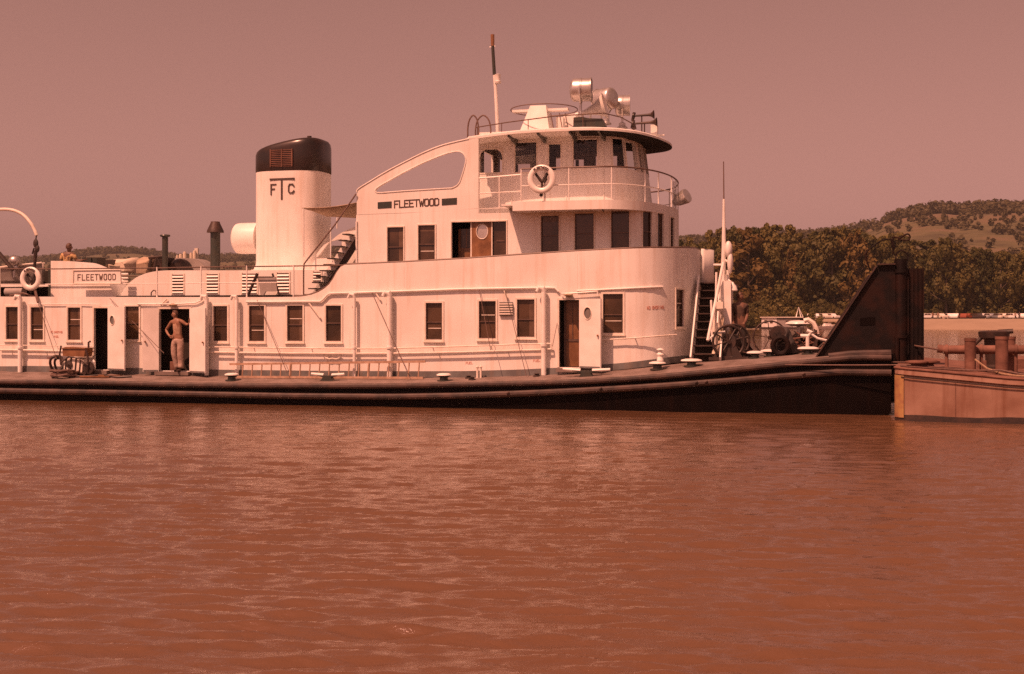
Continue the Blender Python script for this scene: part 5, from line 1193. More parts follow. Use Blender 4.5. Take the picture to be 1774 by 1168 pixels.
def heap(name, pts, t0, t1, m, parent=boat, seed=1, amp=.05):
    """draped cover: an outline with folds, thick across"""
    r_ = random.Random(seed); o_ = smooth([(p.x, p.z) for p in (P(a, b, t0) for a, b in pts)], 5); cx = sum(p[0] for p in o_)/len(o_); zb = min(p[1] for p in o_); mb = MB(); rings = []
    for j in range(9):
        f = j/8; t_ = t0+(t1-t0)*f; k = (sin(pi*(.12+.76*f)))**.5; rings.append([(cx+(x-cx)*k*(1+amp*noise.noise(Vector((x*5, z*5, t_*4+seed)))), t_+amp*noise.noise(Vector((x*6, z*6, seed+3)))*2, zb+(z-zb)*k*(1+amp*.8*noise.noise(Vector((x*4+9, t_*5, z*4))))) for x, z in o_])
    mb.loft(rings, True, True, True); return mb.build(name, M[m], parent, ang=50)
# ---- the foredeck mast with its struts, lamp, horn and locker
mt = 2.6
zdm = deckz(P(1256, 0, mt).x, mt)
mb = MB(); mb.use(M['white2']); mb.tube([Vector((P(1250, 0, mt).x, mt, zdm+.9)), P(1254, 430, mt), P(1254, 345, mt)], [.075, .06, .03], 10); mb.use(M['cable']); mb.tube([P(1254, 346, mt), P(1253.5, 280, mt)], [.018, .014], 6); 
mast = mb.build('jack_staff', None, boat)
mb = MB(); mb.tube([P(1253, 455, mt-.2), P(1226, 590, 1.5)], .04, 8); mb.tube([P(1246, 505, mt-.2), P(1243, 560, 1.7)], .025, 6); mb.tube([P(1226, 590, 1.5), P(1240, 578, 1.7), P(1256, 575, 1.9)], .03, 6); mb.tube([P(1241, 472, 2.3), P(1240, 540, 2.2)], .03, 6); mb.tube([P(1232, 520, 2.2), P(1234, 592, 2.1)], .03, 6); mb.build('derrick_boom', M['white2'], mast)
mb = MB(); mb.tube([P(1236, 459, mt), P(1252, 459, mt)], .03, 6); mb.build('yardarm', M['white2'], mast)
c = P(1262, 432, mt-.1); mb = MB(); mb.ball(tuple(c), .15, 14, (.7, .8, 1.5)); mb.tube([c, P(1253, 436, mt)], .03, 6); mb.build('lamp_housing', M['white2'], mast)
c = P(1265, 455, mt-.1); mb = MB(); mb.ball(tuple(c), .16, 14, (.5, .7, 1.9)); mb.tube([c, P(1254, 450, mt)], .03, 6); mb.build('float_lamp', M['white2'], mast)
c = P(1269, 498, mt-.1); mb = MB(); mb.lathe(c+Vector((0, 0, .14)), (0, 0, -1), [(0, .03), (.05, .05), (.1, .1), (.22, .14), (.24, .12), (.25, .01)], 14); mb.tube([c+Vector((0, 0, .12)), c+Vector((-.1, 0, .2)), P(1258, 488, mt)], .02, 6); mb.build('deck_lamp', M['white2'], mast)
for px, a_, b_ in ((1261, 468, 487), (1254.5, 430, 486), (1259, 486, 500)): 
    mb = MB(); mb.tube([P(px, a_, mt+.05), P(px, b_, mt+.05)], .045, 8); mb.build('mast_tube', M['white2'], mast)
mb = MB(); mb.prism(poly([(1247, 501), (1252, 487), (1266, 487), (1267, 560), (1247, 600), (1238, 620), (1233, 618)], 2.3), (), 2.3, 3.1)
mb.build('winch_locker', M['white2'], boat)
heap('boom_cover', [(1231, 625), (1236, 590), (1240, 560), (1246, 540), (1252, 545), (1254, 575), (1256, 605), (1250, 625)], 1.9, 2.25, 'cream', boat, 7, .12)
mb = MB()
for pts in ([(1248, 545), (1240, 578), (1240, 604)], [(1240, 530), (1237, 575)], [(1247, 520), (1244, 560), (1246, 580)]): mb.tube([P(a, b, 2.0) for a, b in pts], .05, 8)
mb.box(P(1241, 0, 2).x, P(1253, 0, 2).x, 1.9, 2.2, P(1247, 535, 2).z, P(1247, 523, 2).z); mb.build('hoist_gear', M['trim'], boat)

def handwheel(c, r, ax, spokes=6, rim=.022, m='cable', name='hand_wheel', sp=.014):
    ax = Vector(ax).normalized(); a = ax.orthogonal().normalized(); b = ax.cross(a); mb = MB(); c = Vector(c)
    mb.tube([c+(a*cos(t_)+b*sin(t_))*r for t_ in np.linspace(0, 2*pi, 37)], rim, 8, cap=False)
    for i in range(spokes): t_ = 2*pi*i/spokes+.3; mb.tube([c, c+(a*cos(t_)+b*sin(t_))*r], sp, 6)
    mb.lathe(c-ax*.06, ax, [(0, .01), (0, .06), (.12, .06), (.12, .01)], 12)
    return mb.build(name, M[m], boat)
# cable winch with spoked wheels by the standing man
wt = 1.8
c = P(1262, 592, wt); handwheel(c, .42, (.45, -1, 0), 8, .035, 'dark', 'winch_wheel', .022); handwheel(c+Vector((.12, .35, .02)), .42, (.45, -1, 0), 8, .03, 'dark', 'winch_wheel', .025)
mb = MB(); mb.lathe(c+Vector((0, .05, 0)), Vector((.3, 1, 0)), [(0, .01), (0, .2), (.35, .2), (.35, .01)], 14); z0 = deckz(c.x, wt)
mb.prism([(c.x-.35, z0), (c.x+.4, z0), (c.x+.1, c.z+.05), (c.x-.1, c.z+.05)], (), wt+.38, wt+.44); mb.prism([(c.x-.35, z0), (c.x+.4, z0), (c.x+.1, c.z+.05), (c.x-.1, c.z+.05)], (), wt+.02, wt+.06); mb.box(c.x-.5, c.x+.5, wt-.1, wt+.6, z0-.01, z0+.08); mb.build('cable_winch', M['dark'], boat)
c = P(1334, 585, 2.8); handwheel(c, .44, (.2, -1, 0), 5, .022, 'rail_worn', 'hand_wheel', .012)
z0 = deckz(c.x, 2.8); mb = MB(); mb.tube([c, c+Vector((.05, .3, 0)), c+Vector((.55, .35, -.05))], .03, 8); mb.tube([c+Vector((.3, .35, 0)), Vector((c.x+.3, 3.15, z0))], .05, 8); mb.build('wheel_shaft', M['dark'], boat)
# tarpaulin-wrapped winch (dark heap)
hp = heap('winch_cover', [(1330, 613), (1336, 596), (1340, 585), (1345, 572), (1355, 564), (1366, 570), (1372, 585), (1380, 600), (1384, 612)], 1.9, 3.0, 'darkcloth', seed=4, amp=.13)
mb = MB(); c = P(1347, 578, 1.95); mb.lathe(c, (.2, -1, 0), [(-.1, .01), (-.1, .2), (.1, .2), (.1, .06), (.14, .05), (.14, .01)], 18); mb.build('winch_drum', M['dark'], boat)
# capstan with broad white cap on a stalk, further across the deck
c = P(1383, 560, 5.5); mb = MB(); z0 = deckz(c.x, 5.5)
mb.use(M['greengrey']); mb.lathe((c.x, 5.5, c.z-.09), (0, 0, 1), [(0, .01), (0, .2), (.07, .36)], 20); mb.use(M['white2']); mb.lathe((c.x, 5.5, c.z-.02), (0, 0, 1), [(0, .37), (.04, .35), (.09, .2), (.10, .01)], 20); mb.tube([(c.x, 5.5, z0), (c.x, 5.5, c.z-.05)], .055, 8); mb.build('capstan', None, boat)
c = P(1399, 582, 2.4); mb = MB(); z0 = deckz(c.x, 2.4); mb.tube([(c.x, 2.4, z0), (c.x, 2.4, c.z)], .05, 8); mb.tube([c+Vector((-.18, 0, 0)), c+Vector((.02, 0, 0)), c+Vector((.1, 0, .1)), c+Vector((-.02, 0, .14))], .05, 8); mb.tube([c+Vector((.05, 0, .08)), c+Vector((.25, 0, -.06)), c+Vector((.5, 0, -.12))], .03, 6); mb.build('hose_standpipe', M['white2'], boat)
# dark winch machinery crowding the foredeck
def machine(px, t, w, h, seed):
    r_ = random.Random(seed); c = P(px, 0, t); z0 = deckz(c.x, t); mb = MB(); mb.use(M['dark'])
    mb.box(c.x-w/2, c.x+w/2, t-.3, t+.3, z0-.01, z0+.1)
    for s in (-1, 1): mb.prism([(c.x+s*w*.45-.06, z0+.1), (c.x+s*w*.45+.06, z0+.1), (c.x+s*w*.2, z0+h), (c.x+s*w*.2-.05, z0+h)], (), t-.28, t-.24); mb.tube([(c.x+s*w*.3, t-.3, z0+.1), (c.x-s*w*.2, t-.3, z0+h*.9)], .03, 6)
    mb.use(M['kneedark']); mb.lathe((c.x-w*.3, t, z0+h*.55), (1, 0, 0), [(0, .01), (0, h*.42), (.04, h*.42), (.05, h*.25), (w*.5, h*.25), (w*.52, h*.42), (w*.56, h*.42), (w*.56, .01)], 18)
    mb.use(M['rust']); mb.box(c.x+w*.1, c.x+w*.4, t-.26, t+.1, z0+.1, z0+h*.55)
    for i in range(5): a = r_.uniform(0, 6); mb.tube([(c.x+w*r_.uniform(-.5, .5), t-.35, z0+h*r_.uniform(.1, .9)), (c.x+w*r_.uniform(-.5, .5), t-.38, z0+h*r_.uniform(.2, 1)), (c.x+w*r_.uniform(-.6, .6), t-.3, z0+.1)], .02, 6)
    mb.build('deck_winch', None, boat)
machine(1366, 3.4, .95, .62, 1); machine(1402, 3.6, .8, .62, 2); machine(1290, 3.9, .55, .4, 3); machine(1430, 3.0, .7, .5, 6)
c = P(1352, 588, 1.7); z0 = deckz(c.x, 1.7); mb = MB(); mb.use(M['kneedark']); mb.tube([Vector((c.x+.19*cos(a), 1.72, z0+.27+.21*sin(a))) for a in np.linspace(0, 2*pi, 28)], .07, 10, cap=False); ob = mb.build('tyre_fender', None, None, origin=(c.x, 1.7, z0)); tag(ob, 'black tyre fender leaning on the covered winch on the foredeck', 'tyre')
mb = MB(); mb.box(P(1376, 0, 4).x, P(1470, 0, 4).x, 3.6, 4.6, deckz(20, 4)-.02, P(1400, 592, 4).z); mb.build('deck_box', M['rust'], boat)
mb = MB(); mb.tube([Vector((P(a, b, 4.6).x, 4.6, P(a, b, 4.6).z)) for a, b in [(1393, 556), (1400, 554), (1409, 560), (1414, 570), (1418, 592)]], .07, 8); mb.build('hose_pipe', M['trim'], boat)
mb = MB(); c = P(1283, 596, 2.2)
mb.tube([c+Vector((x, 0, z)) for x, z in ((.0, -.2), (.2, -.24), (.38, -.15), (.36, .0), (.25, .06))], .012, 6); mb.build('hose_loop', M['cable'], boat)

# steel cables from the bow winches out over the barge
def cable_thing(pts, r, lab, cat, name, m='cable'):
    mb = MB(); mb.tube(pts, r, 6); p0 = Vector(pts[0]); ob = mb.build(name, M[m], None, origin=p0); tag(ob, lab, cat); return ob
def sag(a, b, s, n=14): a = Vector(a); b = Vector(b); return [a.lerp(b, i/n)+Vector((0, 0, -4*s*(i/n)*(1-i/n))) for i in range(n+1)]
cable_thing(sag(P(1312, 625, 1.2), P(1600, 628, -.2), .0) , .014, 'long steel cable stretched from the foredeck to the barge corner', 'cable', 'steel_cable')
cable_thing(sag(P(1360, 632, -.12), P(1590, 632, -.5), .01), .016, 'lower steel cable running along the outside of the bow fender to the barge', 'cable', 'steel_cable')
cable_thing(sag(P(1573, 597, 1.2), P(1626, 606, -.3), .0), .022, 'short taut cable from the black push knee to the barge pipe', 'cable', 'steel_cable')

# ================================================================== THE BARGE
BY = R(-18.5); b0 = Vector(((1549.5-CX)/F*28.7, 28.7, 0))
barge = empty('barge', b0, frame=False); barge.rotation_euler = (0, 0, BY); tag(barge, 'rust streaked flat steel barge with pipework, lashed ahead of the towboat', 'barge')
bu = Vector((cos(BY), sin(BY), 0)); bn = Vector((-sin(BY), cos(BY), 0))
def PB(px, py, t):
    """point of the plane t metres into the barge, in the barge's own frame"""
    d = Vector(((px-CX)/F, 1, 0)); k = (b0.dot(bn)+t)/d.dot(bn); w = d*k; return Vector(((w-b0).dot(bu), t, CAMZ+(HY-py)/F*w.y))
bt = lambda x: np.interp(x, [0, .5, 2.6, 6, 40], [PB(1551, 637, 0).z, PB(1562, 640, 0).z, PB(1774, 657, 0).z, PB(1774, 657, 0).z-.08, .92])
def bring(x, ti):
    z = bt(x); return [(x, ti, z), (x, ti-.0, z-.02), (x, ti-.02, z-.14), (x, ti+.03, z-.16), (x, ti+.03, -.12), (x, ti+.25, -.4), (x, ti+.6, -.6), (x, 10-ti, -.6), (x, 10-ti+.0, .06), (x, 10-ti, z)]
mb = MB(); xs = [(0, .32), (.04, .2), (.14, .08), (.3, .01), (.45, 0)] + [(x, 0) for x in (.8, 1.2, 1.8, 2.4, 3, 4, 6, 10, 20, 38)]
mb.loft([bring(*x) for x in xs], True, True, True); bh = mb.build('hull', M['rustside'], barge)
mb = MB(); mb.loft([[(x, .02+ti, bt(x)+.004), (x, 5, bt(x)+.06), (x, 9.98-ti, bt(x)+.004)] for x, ti in xs], closed=False); mb.build('deck', M['rust'], barge)
mb = MB(); mb.tube([(x, ti-.0, bt(x)-.005) for x, ti in xs], .03, 8); mb.build('gunwale', M['rail_worn'] if False else M['rust'], bh)
mb = MB(); mb.tube([(x, ti-.012, bt(x)-.2) for x, ti in xs[2:]], .012, 6); mb.build('seam', M['dark'], bh)
mb = MB(); rr_ = []
for x, ti in ((-.006, .30), (.034, .18), (.135, .055), (.2, .03)): rr_.append([(x, ti+.024, bt(x)-.17), (x, ti+.022, .08)])
mb.loft(rr_, closed=False); mb.build('painted_edge', M['yellow'], bh)
mb = MB()
for x in (1.3, 4.4): mb.box(x, x+.012, .022, .03, .1, bt(x)-.21)
mb.build('side_seam', M['rust'], bh)
mb = MB(); rr_ = []
for x, ti in xs: rr_.append([(x, ti+.024, .13+.02*sin(x*3)), (x, ti+.022, .05), (x, ti+.022, -.12)])
mb.loft(rr_, closed=False); mb.v = [(x, y-.004, z) for x, y, z in mb.v]; mb.build('boot_band', M['dark'], bh)
def bitt(px, top, bot, t, r):
    a, b = PB(px, bot, t), PB(px, top, t); z0 = bt(a.x); mb = MB(); mb.tube([(a.x, t, z0), (a.x, t, b.z)], r, 18); mb.tube([(a.x, t, b.z-.07), (a.x, t, b.z)], r*1.08, 18); mb.tube([(a.x, t, z0), (a.x, t, z0+.05)], r*1.5, 14); mb.build('mooring_bitt', M['rust'], barge)
bitt(1681, 586, 628, 2.0, .13); bitt(1735.5, 583, 632, 1.3, .14); bitt(1750, 583, 610, 2.6, .12)
mb = MB(); mb.tube([PB(1624, 604, 2.3), PB(1634, 605, 2.3)], .1, 12); mb.tube([PB(1634, 606, 2.3), PB(1780, 606, 2.3), PB(1990, 611, 2.3)], .105, 16); 
for px in (1640, 1700, 1760): c = PB(px, 606, 2.3); mb.tube([c-Vector((.03, 0, 0)), c+Vector((.03, 0, 0))], .13, 16); mb.tube([c, Vector((c.x, 2.3, bt(c.x)))], .04, 8)
mb.build('deck_pipe', M['rust'], barge)
c = PB(1722, 582, 4.2); mb = MB(); z0 = bt(c.x); mb.lathe((c.x, 4.2, z0), (0, 0, 1), [(0, .3), (.1, .3), (.15, .2), (c.z-z0-.1, .24), (c.z-z0-.05, .36), (c.z-z0+.1, .38), (c.z-z0+.13, .3), (c.z-z0+.14, .01)], 20); mb.tube([c+Vector((-.3, -.1, -.05)), c+Vector((-.5, -.1, -.25))], .05, 8); mb.tube([c+Vector((.1, 0, .1)), c+Vector((.45, 0, .12))], .06, 8); mb.build('capstan', M['dark'], barge)
mb = MB(); c = PB(1705, 600, 3.2); mb.box(c.x-.15, c.x+.05, 3.1, 3.4, bt(c.x), bt(c.x)+.25); mb.build('pipe_valve', M['rust'], barge)
for px, py, t_, r in ((1588, 621, 1.0, .24), (1607, 613, 2.0, .26)):
    c = PB(px, py, t_); z0 = bt(c.x); mb = MB(); mb.lathe((c.x, t_, z0), (0, 0, 1), [(0, r*.9), (.03, r*.6), (.08, r*.5), (.12, r*1.1), (.15, r*1.1), (.17, r*.7), (.18, .01)], 18); mb.build('deck_cleat', M['rust'], barge)
mb = MB(); c = PB(1760, 608, 5.5); mb.box(c.x, c.x+5, 5, 8.5, bt(c.x), bt(c.x)+.3); mb.build('hatch_coaming', M['rust'], barge)
def onbarge(pts, r, lab, cat, name, m='cable'):
    ob = None; mb = MB(); pts = [Vector(p) for p in pts]; o0 = pts[0].copy(); mb.tube([p-o0 for p in pts], r, 6); ob = mb.build(name, M[m], frame=False); ob.location = b0+bu*o0.x+bn*o0.y+Vector((0, 0, o0.z)); ob.rotation_euler = (0, 0, BY); tag(ob, lab, cat); return ob
def bd(px, t, dz_=.03): c = PB(px, 600, t); return Vector((c.x, t, bt(c.x)+dz_))
onbarge([bd(1560, .4), bd(1620, .7), bd(1680, 1.0, .05), bd(1735, 1.1, .12), bd(1790, .9)], .022, 'dark rope lying along the near edge of the barge deck', 'rope', 'rope')
onbarge([bd(1689, 1.8, .3), bd(1710, 1.6, .12), bd(1735, 1.0, .05), bd(1760, .8, .04), bd(1800, .75)], .022, 'rope leading down from the first barge bitt to the deck edge', 'rope', 'rope', 'rope')
onbarge([bd(1565, .9), bd(1640, 1.5, .05), bd(1700, 1.7, .04), bd(1760, 1.9, .04), bd(1800, 2.0)], .018, 'thin rust brown cable on the barge deck below the long pipe', 'cable', 'steel_cable')
# heap of junk rope
def coil(name, c, r, turns, rr, m, lab, cat, frame='boat', parent=None):
    mb = MB(); n = 22*turns; pts = []
    for i in range(n+1): a = 2*pi*i/22; k = r*(1-.10*(i/22 % 3)/1.2)*(1+.06*sin(3*a+i)); pts.append(Vector((k*cos(a), k*sin(a)*.9, .02+rr*1.5*(i/22 % 4)+.012*sin(5*a))))
    mb.tube(pts, rr, 6); mb.v = [(v[0]+c[0], v[1]+c[1], v[2]+c[2]) for v in mb.v]; ob = mb.build(name, M[m], None, origin=c); tag(ob, lab, cat); return ob
c = P(120, 647, .6); coil('hose_coil', (c.x-.1, .55, deckz(c.x, .55)), .42, 4, .03, 'cable', 'dark hose coil lying on deck in front of the small machine', 'hose')
c = P(100, 640, .8)
mb = MB(); c = Vector((P(98, 0, .85).x, .85, deckz(P(98, 0, .85).x, .85)+.28)); mb.tube([c+Vector((.2*cos(a)*1.0, .06*sin(a*2), .26*sin(a))) for a in np.linspace(0, 2*pi, 24)], .04, 8, cap=False); mb.tube([c+Vector((.12*cos(a), .1+.04*sin(a*2), .2*sin(a))) for a in np.linspace(0, 2*pi, 24)], .035, 8, cap=False); ob = mb.build('hose_coil', M['rail_worn'], None, origin=c); tag(ob, 'upright loop of dark hose leaning beside the small machine', 'hose')
cable_thing([Vector((P(a, b, t_).x, t_, deckz(P(a, b, t_).x, t_)+.03)) for a, b, t_ in [(98, 650, .7), (120, 650, .45), (150, 650, .5), (175, 650, .75), (190, 650, .6), (205, 650, .5), (228, 650, .65)]], .035, 'dark hose trailing along deck between the two doorways', 'hose', 'hose', 'dark')

# ---- small pump/engine on the side deck
e = empty('deck_pump', (P(134, 0, .8).x, .8, deckz(P(134, 0, .8).x, .8))); tag(e, 'small portable engine pump standing on the side deck by the aft doorway', 'pump')
mb = MB(); mb.box(-.42, .42, -.22, .22, .05, .1); [mb.box(x, x+.06, -.24, .24, 0, .05) for x in (-.4, .34)]; mb.build('base_frame', M['dark'], e)
mb = MB(); mb.prism([(-.3, .1), (.28, .1), (.3, .42), (.18, .5), (-.24, .5), (-.32, .4)], (), -.2, .2); mb.build('engine_block', M['trim'], e)
mb = MB(); mb.prism([(-.34, .56), (.34, .54), (.38, .76), (.30, .80), (-.28, .82), (-.36, .76)], (), -.2, .2); mb.box(-.37, .39, -.23, .23, .77, .80); mb.build('engine_cover', M['wood'], e)
for x in (-.26, -.1, .06, .2): mb = MB(); mb.tube([(x, -.21, .12), (x+.04, -.22, .52)], .018, 6); mb.build('push_rod', M['dark'], e)
mb = MB(); mb.lathe((-.12, -.2, .32), (0, -1, 0), [(0, .01), (0, .1), (.04, .1), (.05, .04), (.06, .01)], 14); mb.build('pulley', M['dark'], e)
mb = MB(); mb.tube([(.3, .1, .8), (.3, .1, .95), (.36, .1, .98)], .03, 8); mb.build('exhaust_pipe', M['dark'], e)
mb = MB(); mb.tube([(-.46, -.1, .86), (-.5, -.12, .6), (-.4, -.2, .3)], .025, 6); mb.tube([(.4, -.2, .75), (.48, -.2, .5), (.46, -.2, .15)], .03, 6); mb.tube([(-.4, -.24, .35), (-.1, -.26, .55), (.2, -.26, .5), (.5, -.24, .3)], .022, 6); mb.build('pipe', M['rail_worn'], e)
mb = MB(); mb.lathe((.46, -.1, .22), (0, -1, 0), [(0, .01), (0, .17), (.08, .17), (.08, .05), (.1, .01)], 18); mb.build('flywheel', M['dark'], e)
mb = MB(); mb.lathe((.52, .0, .2), (0, 0, 1), [(0, .06), (.2, .06), (.24, .03), (.26, .01)], 10); mb.build('filter', M['white2'], e)
# battens/boards dropped beside it
for i, (px, t_, l, a) in enumerate([(165, .5, .9, 4), (190, .7, .8, -6)]):
    x = P(px, 0, t_).x; z = deckz(x, t_)+.03; mb = MB(); d = Vector((cos(R(a)), sin(R(a)), 0)); c = Vector((x, t_, z)); mb.obox(c, d, Vector((-d.y, d.x, 0)), Z3, (-l/2, l/2), (-.06, .06), (-.02, .02)); ob = mb.build('plank', M['wood'], None, origin=c); tag(ob, ['brown plank lying on deck nearer the small pump', 'brown plank lying on deck just before the white aft door'][i], 'plank', 'planks on the side deck')

# ---- aluminium ladder lying on its edge against the house
def ladder():
    x0, x1 = P(413, 0, .9).x, P(731, 0, .9).x; t_ = .88
    c = Vector(((x0+x1)/2, t_, deckz((x0+x1)/2, t_))); e = empty('ladder', c); tag(e, 'long wooden ladder lying on its side along the deck against the white house', 'ladder')
    a0, a1 = P(398, 631, t_), P(737, 626.5, t_); b0_, b1_ = P(411, 653, t_), P(733, 656, t_); b0_.z = deckz(b0_.x, t_)+.03; b1_.z = deckz(b1_.x, t_)+.03
    for A_, B_ in ((a0, a1), (b0_, b1_)): mb = MB(); d = (B_-A_); l = d.length; d.normalize(); mb.obox(A_-c, d, Vector((0, 1, 0)), Vector((-d.z, 0, d.x)), (0, l), (-.025, .025), (-.03, .03)); mb.build('side_rail', M['ladderwood'], e)
    for i, px in enumerate(np.linspace(420, 725, 19)):
        f = (px-411)/(733-411); A_ = a0.lerp(a1, (px-398+2)/(339)); B_ = b0_.lerp(b1_, f); mb = MB(); mb.tube([A_-c, B_-c], 0.02 if i not in (5, 13) else .035, 6); mb.build('rung', M['ladderwood'], e)
ladder()

# ---- life rings on Y brackets, with lettering
def life_ring(px, py, t, r, lab, bird=True, yaw=0):
    c = P(px, py, t); e = empty('life_ring', c); tag(e, lab, 'life ring', 'white life rings on the rails')
    e.rotation_euler = (0, 0, -YAW+yaw)
    mb = MB(); n = 40; rings = []
    for i in range(n):
        a = 2*pi*i/n; C = Vector((cos(a)*r, 0, sin(a)*r*1.02)); rings.append([tuple(C+Vector((cos(a), 0, sin(a)))*(.078*cos(b))+Vector((0, .055*sin(b), 0))) for b in np.linspace(0, 2*pi, 12, endpoint=False)])
    mb.loft(rings+[rings[0]]); mb.build('ring', M['white2'], e)
    mb = MB(); wd = 'FLEETWOOD'
    for i, ch in enumerate(wd):
        a = pi/2+.62-1.24*(i/(len(wd)-1)); o_ = Vector((cos(a)*r, -.056, sin(a)*r*1.02)); ux = Vector((sin(a), 0, -cos(a))); uy = Vector((cos(a), 0, sin(a)))
        text(mb, ch, o_-ux*.019-uy*.027, o_+ux*.019-uy*.027, uy, .055, .010, (0, -1, 0), .01, 1.0)
    mb.build('ring_lettering', M['letter'], e)
    mb = MB(); f = .06
    mb.tube([(-r*.72, f, r*.72), (-r*.15, f, -.02), (0, f, -r*.2)], [.035, .045, .05], 6); mb.tube([(r*.62, f, r*.72), (r*.28, f, .05), (.02, f, -r*.2)], [.035, .05, .05], 6); mb.tube([(r*.3, f, r*.3), (r*.34, f, 0), (0.05, f, -r*.3)], [.03, .05, .04], 6); mb.tube([(0, f, -r*.2), (0, f, -r*1.3)], .032, 6)
    mb.ball((-.02, f-.02, -r*1.38), .05, 8); mb.build('ring_bracket', M['dark'], e)
life_ring(938, 310.5, .86, .30, 'white life ring hung on the curved bridge rail below the pilothouse windows')
life_ring(53, 483, 1.15, .27, 'white life ring hung on the stern rail beside the small boat')

# ---- sawhorse-like frame on the boat deck; grey panel for its cast shadow
e = empty('folding_trestle', (P(465, 0, 1.55).x, 1.55, D2)); tag(e, 'grey folding trestle with a panel shaped as its shadow, standing on the boat deck by the louvres', 'trestle')
ox = P(465, 0, 1.55).x
def Q(px, py, t=1.55): p = P(px, py, t); return (p.x-ox, t-1.55, p.z-D2)
mb = MB(); mb.tube([Q(430, 511), Q(446, 474)], .045, 6); mb.tube([Q(484, 511), Q(472, 474)], .03, 6); mb.build('leg', M['dark'], e)
mb = MB(); mb.prism([(Q(448, 481)[0], Q(448, 481)[2]), (Q(478, 480)[0], Q(478, 480)[2]), (Q(481, 505)[0], Q(481, 505)[2]), (Q(461, 505)[0], Q(461, 505)[2]), (Q(457, 512)[0], Q(457, 512)[2]), (Q(452, 511)[0], Q(452, 511)[2])], (), -.03, .03); mb.build('shadow_panel', M['steelroof'], e)  # grey panel shaped as the trestle's shadow
mb = MB(); mb.tube([Q(446, 481), Q(474, 481)], .035, 6); mb.build('crossbar', M['dark'], e)

# ---- stern: name board, curved bulkhead, yawl in its davit, floodlight, canvas covers
bt_ = 1.6
outl = [(88, 515), (88, 452)] + smooth([(118, 452.5), (135, 454), (150, 459), (165, 466.5), (180, 478), (190, 492), (197, 515)], 4)
mb = MB(); mb.prism(poly(outl, bt_), (), bt_, bt_+.9); mb.build('stern_locker', M['white'], boat)
nt_ = 1.22
mb = MB(); mb.prism(poly([(127, 468.5), (209, 467.5), (209.5, 491.5), (127, 491.5)], nt_), (), nt_, nt_+.04); nb = mb.build('name_board', M['white2'], boat)
mb = MB(); q = [P(a, b, nt_-.012) for a, b in [(127, 468.5), (209, 467.5), (209.5, 491.5), (127, 491.5)]]; mb.tube(q+[q[0]], .018, 6); mb.build('frame', M['trim'], nb)
mb = MB(); text(mb, 'FLEETWOOD', P(135, 485.5, nt_-.001), P(200, 484.5, nt_-.001), (0, 0, 1), .16, .024, (0, -1, 0), .006, .6); mb.build('name_lettering', M['line'], nb)
mb = MB()
for y in (477, 484, 490): mb.tube([P(208, y-2, 1.7), P(222, y-2, 1.7)], .03, 6)
mb.build('pipe_rack', M['white2'], boat)
# yawl
yt = 2.6
e = empty('yawl', (P(20, 0, yt).x, yt, P(20, 490, yt).z)); tag(e, 'grey rowing yawl slung under the curved white davit at the stern', 'boat')
oz = P(20, 490, yt).z; oxx = P(20, 0, yt).x
mb = MB(); rings = []
for f in np.linspace(0, 1, 11):
    x = -2.6+f*3.7; w = .75*(1-abs(2*f-.9)**3*.75); w = max(w, .05); zt_ = .28+.32*f*f; rings.append([(x, -w, zt_), (x, -w*.85, .05), (x, -w*.4, -.16), (x, w*.4, -.16), (x, w*.85, .05), (x, w, zt_), (x, w*.9, zt_-.03), (x, 0, zt_-.25), (x, -w*.9, zt_-.03)])
mb.loft(rings, True, True, True); mb.build('hull', M['steelroof'], e)
mb = MB(); mb.tube([(r_[0][0], r_[0][1]-.01, r_[0][2]) for r_ in rings], .03, 6); mb.tube([(r_[5][0], r_[5][1]+.01, r_[5][2]) for r_ in rings], .03, 6); mb.build('gunwale', M['trim'], e)
mb = MB(); mb.box(oxx-3.4, P(86, 0, 2).x, 1.9, 1.98, P(20, 497, 1.9).z, P(20, 492.5, 1.9).z); mb.build('boat_chock', M['white2'], boat)
mb = MB(); mb.box(oxx-3.4, P(86, 0, 2).x, 3.4, 3.5, D2, P(20, 470, 3.4).z); mb.build('stern_shade_panel', M['inside'], boat)  # dark panel added for the shade behind and under the yawl
# davit
mb = MB(); pts = [(-95, 470), (-90, 430), (-70, 395), (-40, 372), (-8, 364), (18, 363.5), (38, 371), (52, 385), (60, 399), (63.5, 408)]
dp = [P(a, b, 1.9) for a, b in pts]; mb.tube([Vector((x, 1.9, z)) for x, z in smooth([(p.x, p.z) for p in dp], 4)], .05, 10); mb.tube([dp[0], Vector((dp[0].x, 1.9, D2))], .07, 10); dv = mb.build('davit', M['trim'], boat)
mb = MB(); mb.tube([P(63.5, 405, 1.9), P(62, 416, 1.9)], .02, 6); mb.ball(tuple(P(62, 422, 1.9)), .11, 10, (.8, .5, 1.3)); mb.ball(tuple(P(64.5, 431, 1.9)), .1, 10, (.8, .5, 1.2)); mb.tube([P(62, 434, 1.9), P(61, 445, 1.9), P(60, 462, 1.9), P(60, 500, 1.9)], [.06, .05, .04, .03], 8); mb.tube([P(59, 430, 1.9), P(56, 440, 1.9)], .025, 6); mb.tube([P(-2, 438, 1.7), P(23, 468, 1.7)], .06, 8); mb.build('hoist_block', M['dark'], dv)
mb = MB(); c = P(25, 452, 1.95); mb.ball(tuple(c), .17, 16, (1.05, 1, .92)); mb.tube([c, c+Vector((.0, 0, -.5))], .035, 6); mb.ball(tuple(c+Vector((.06, 0, -.2))), .07, 8); mb.build('floodlight', M['silver'], boat)
mb = MB(); mb.lathe(P(24, 506, 2.0)+Vector((-.1, 0, 0)), (1, .0, 0), [(-.15, .01), (-.15, .14), (.45, .14), (.45, .01)], 14); mb.build('fender_roll', M['steelroof'], boat)
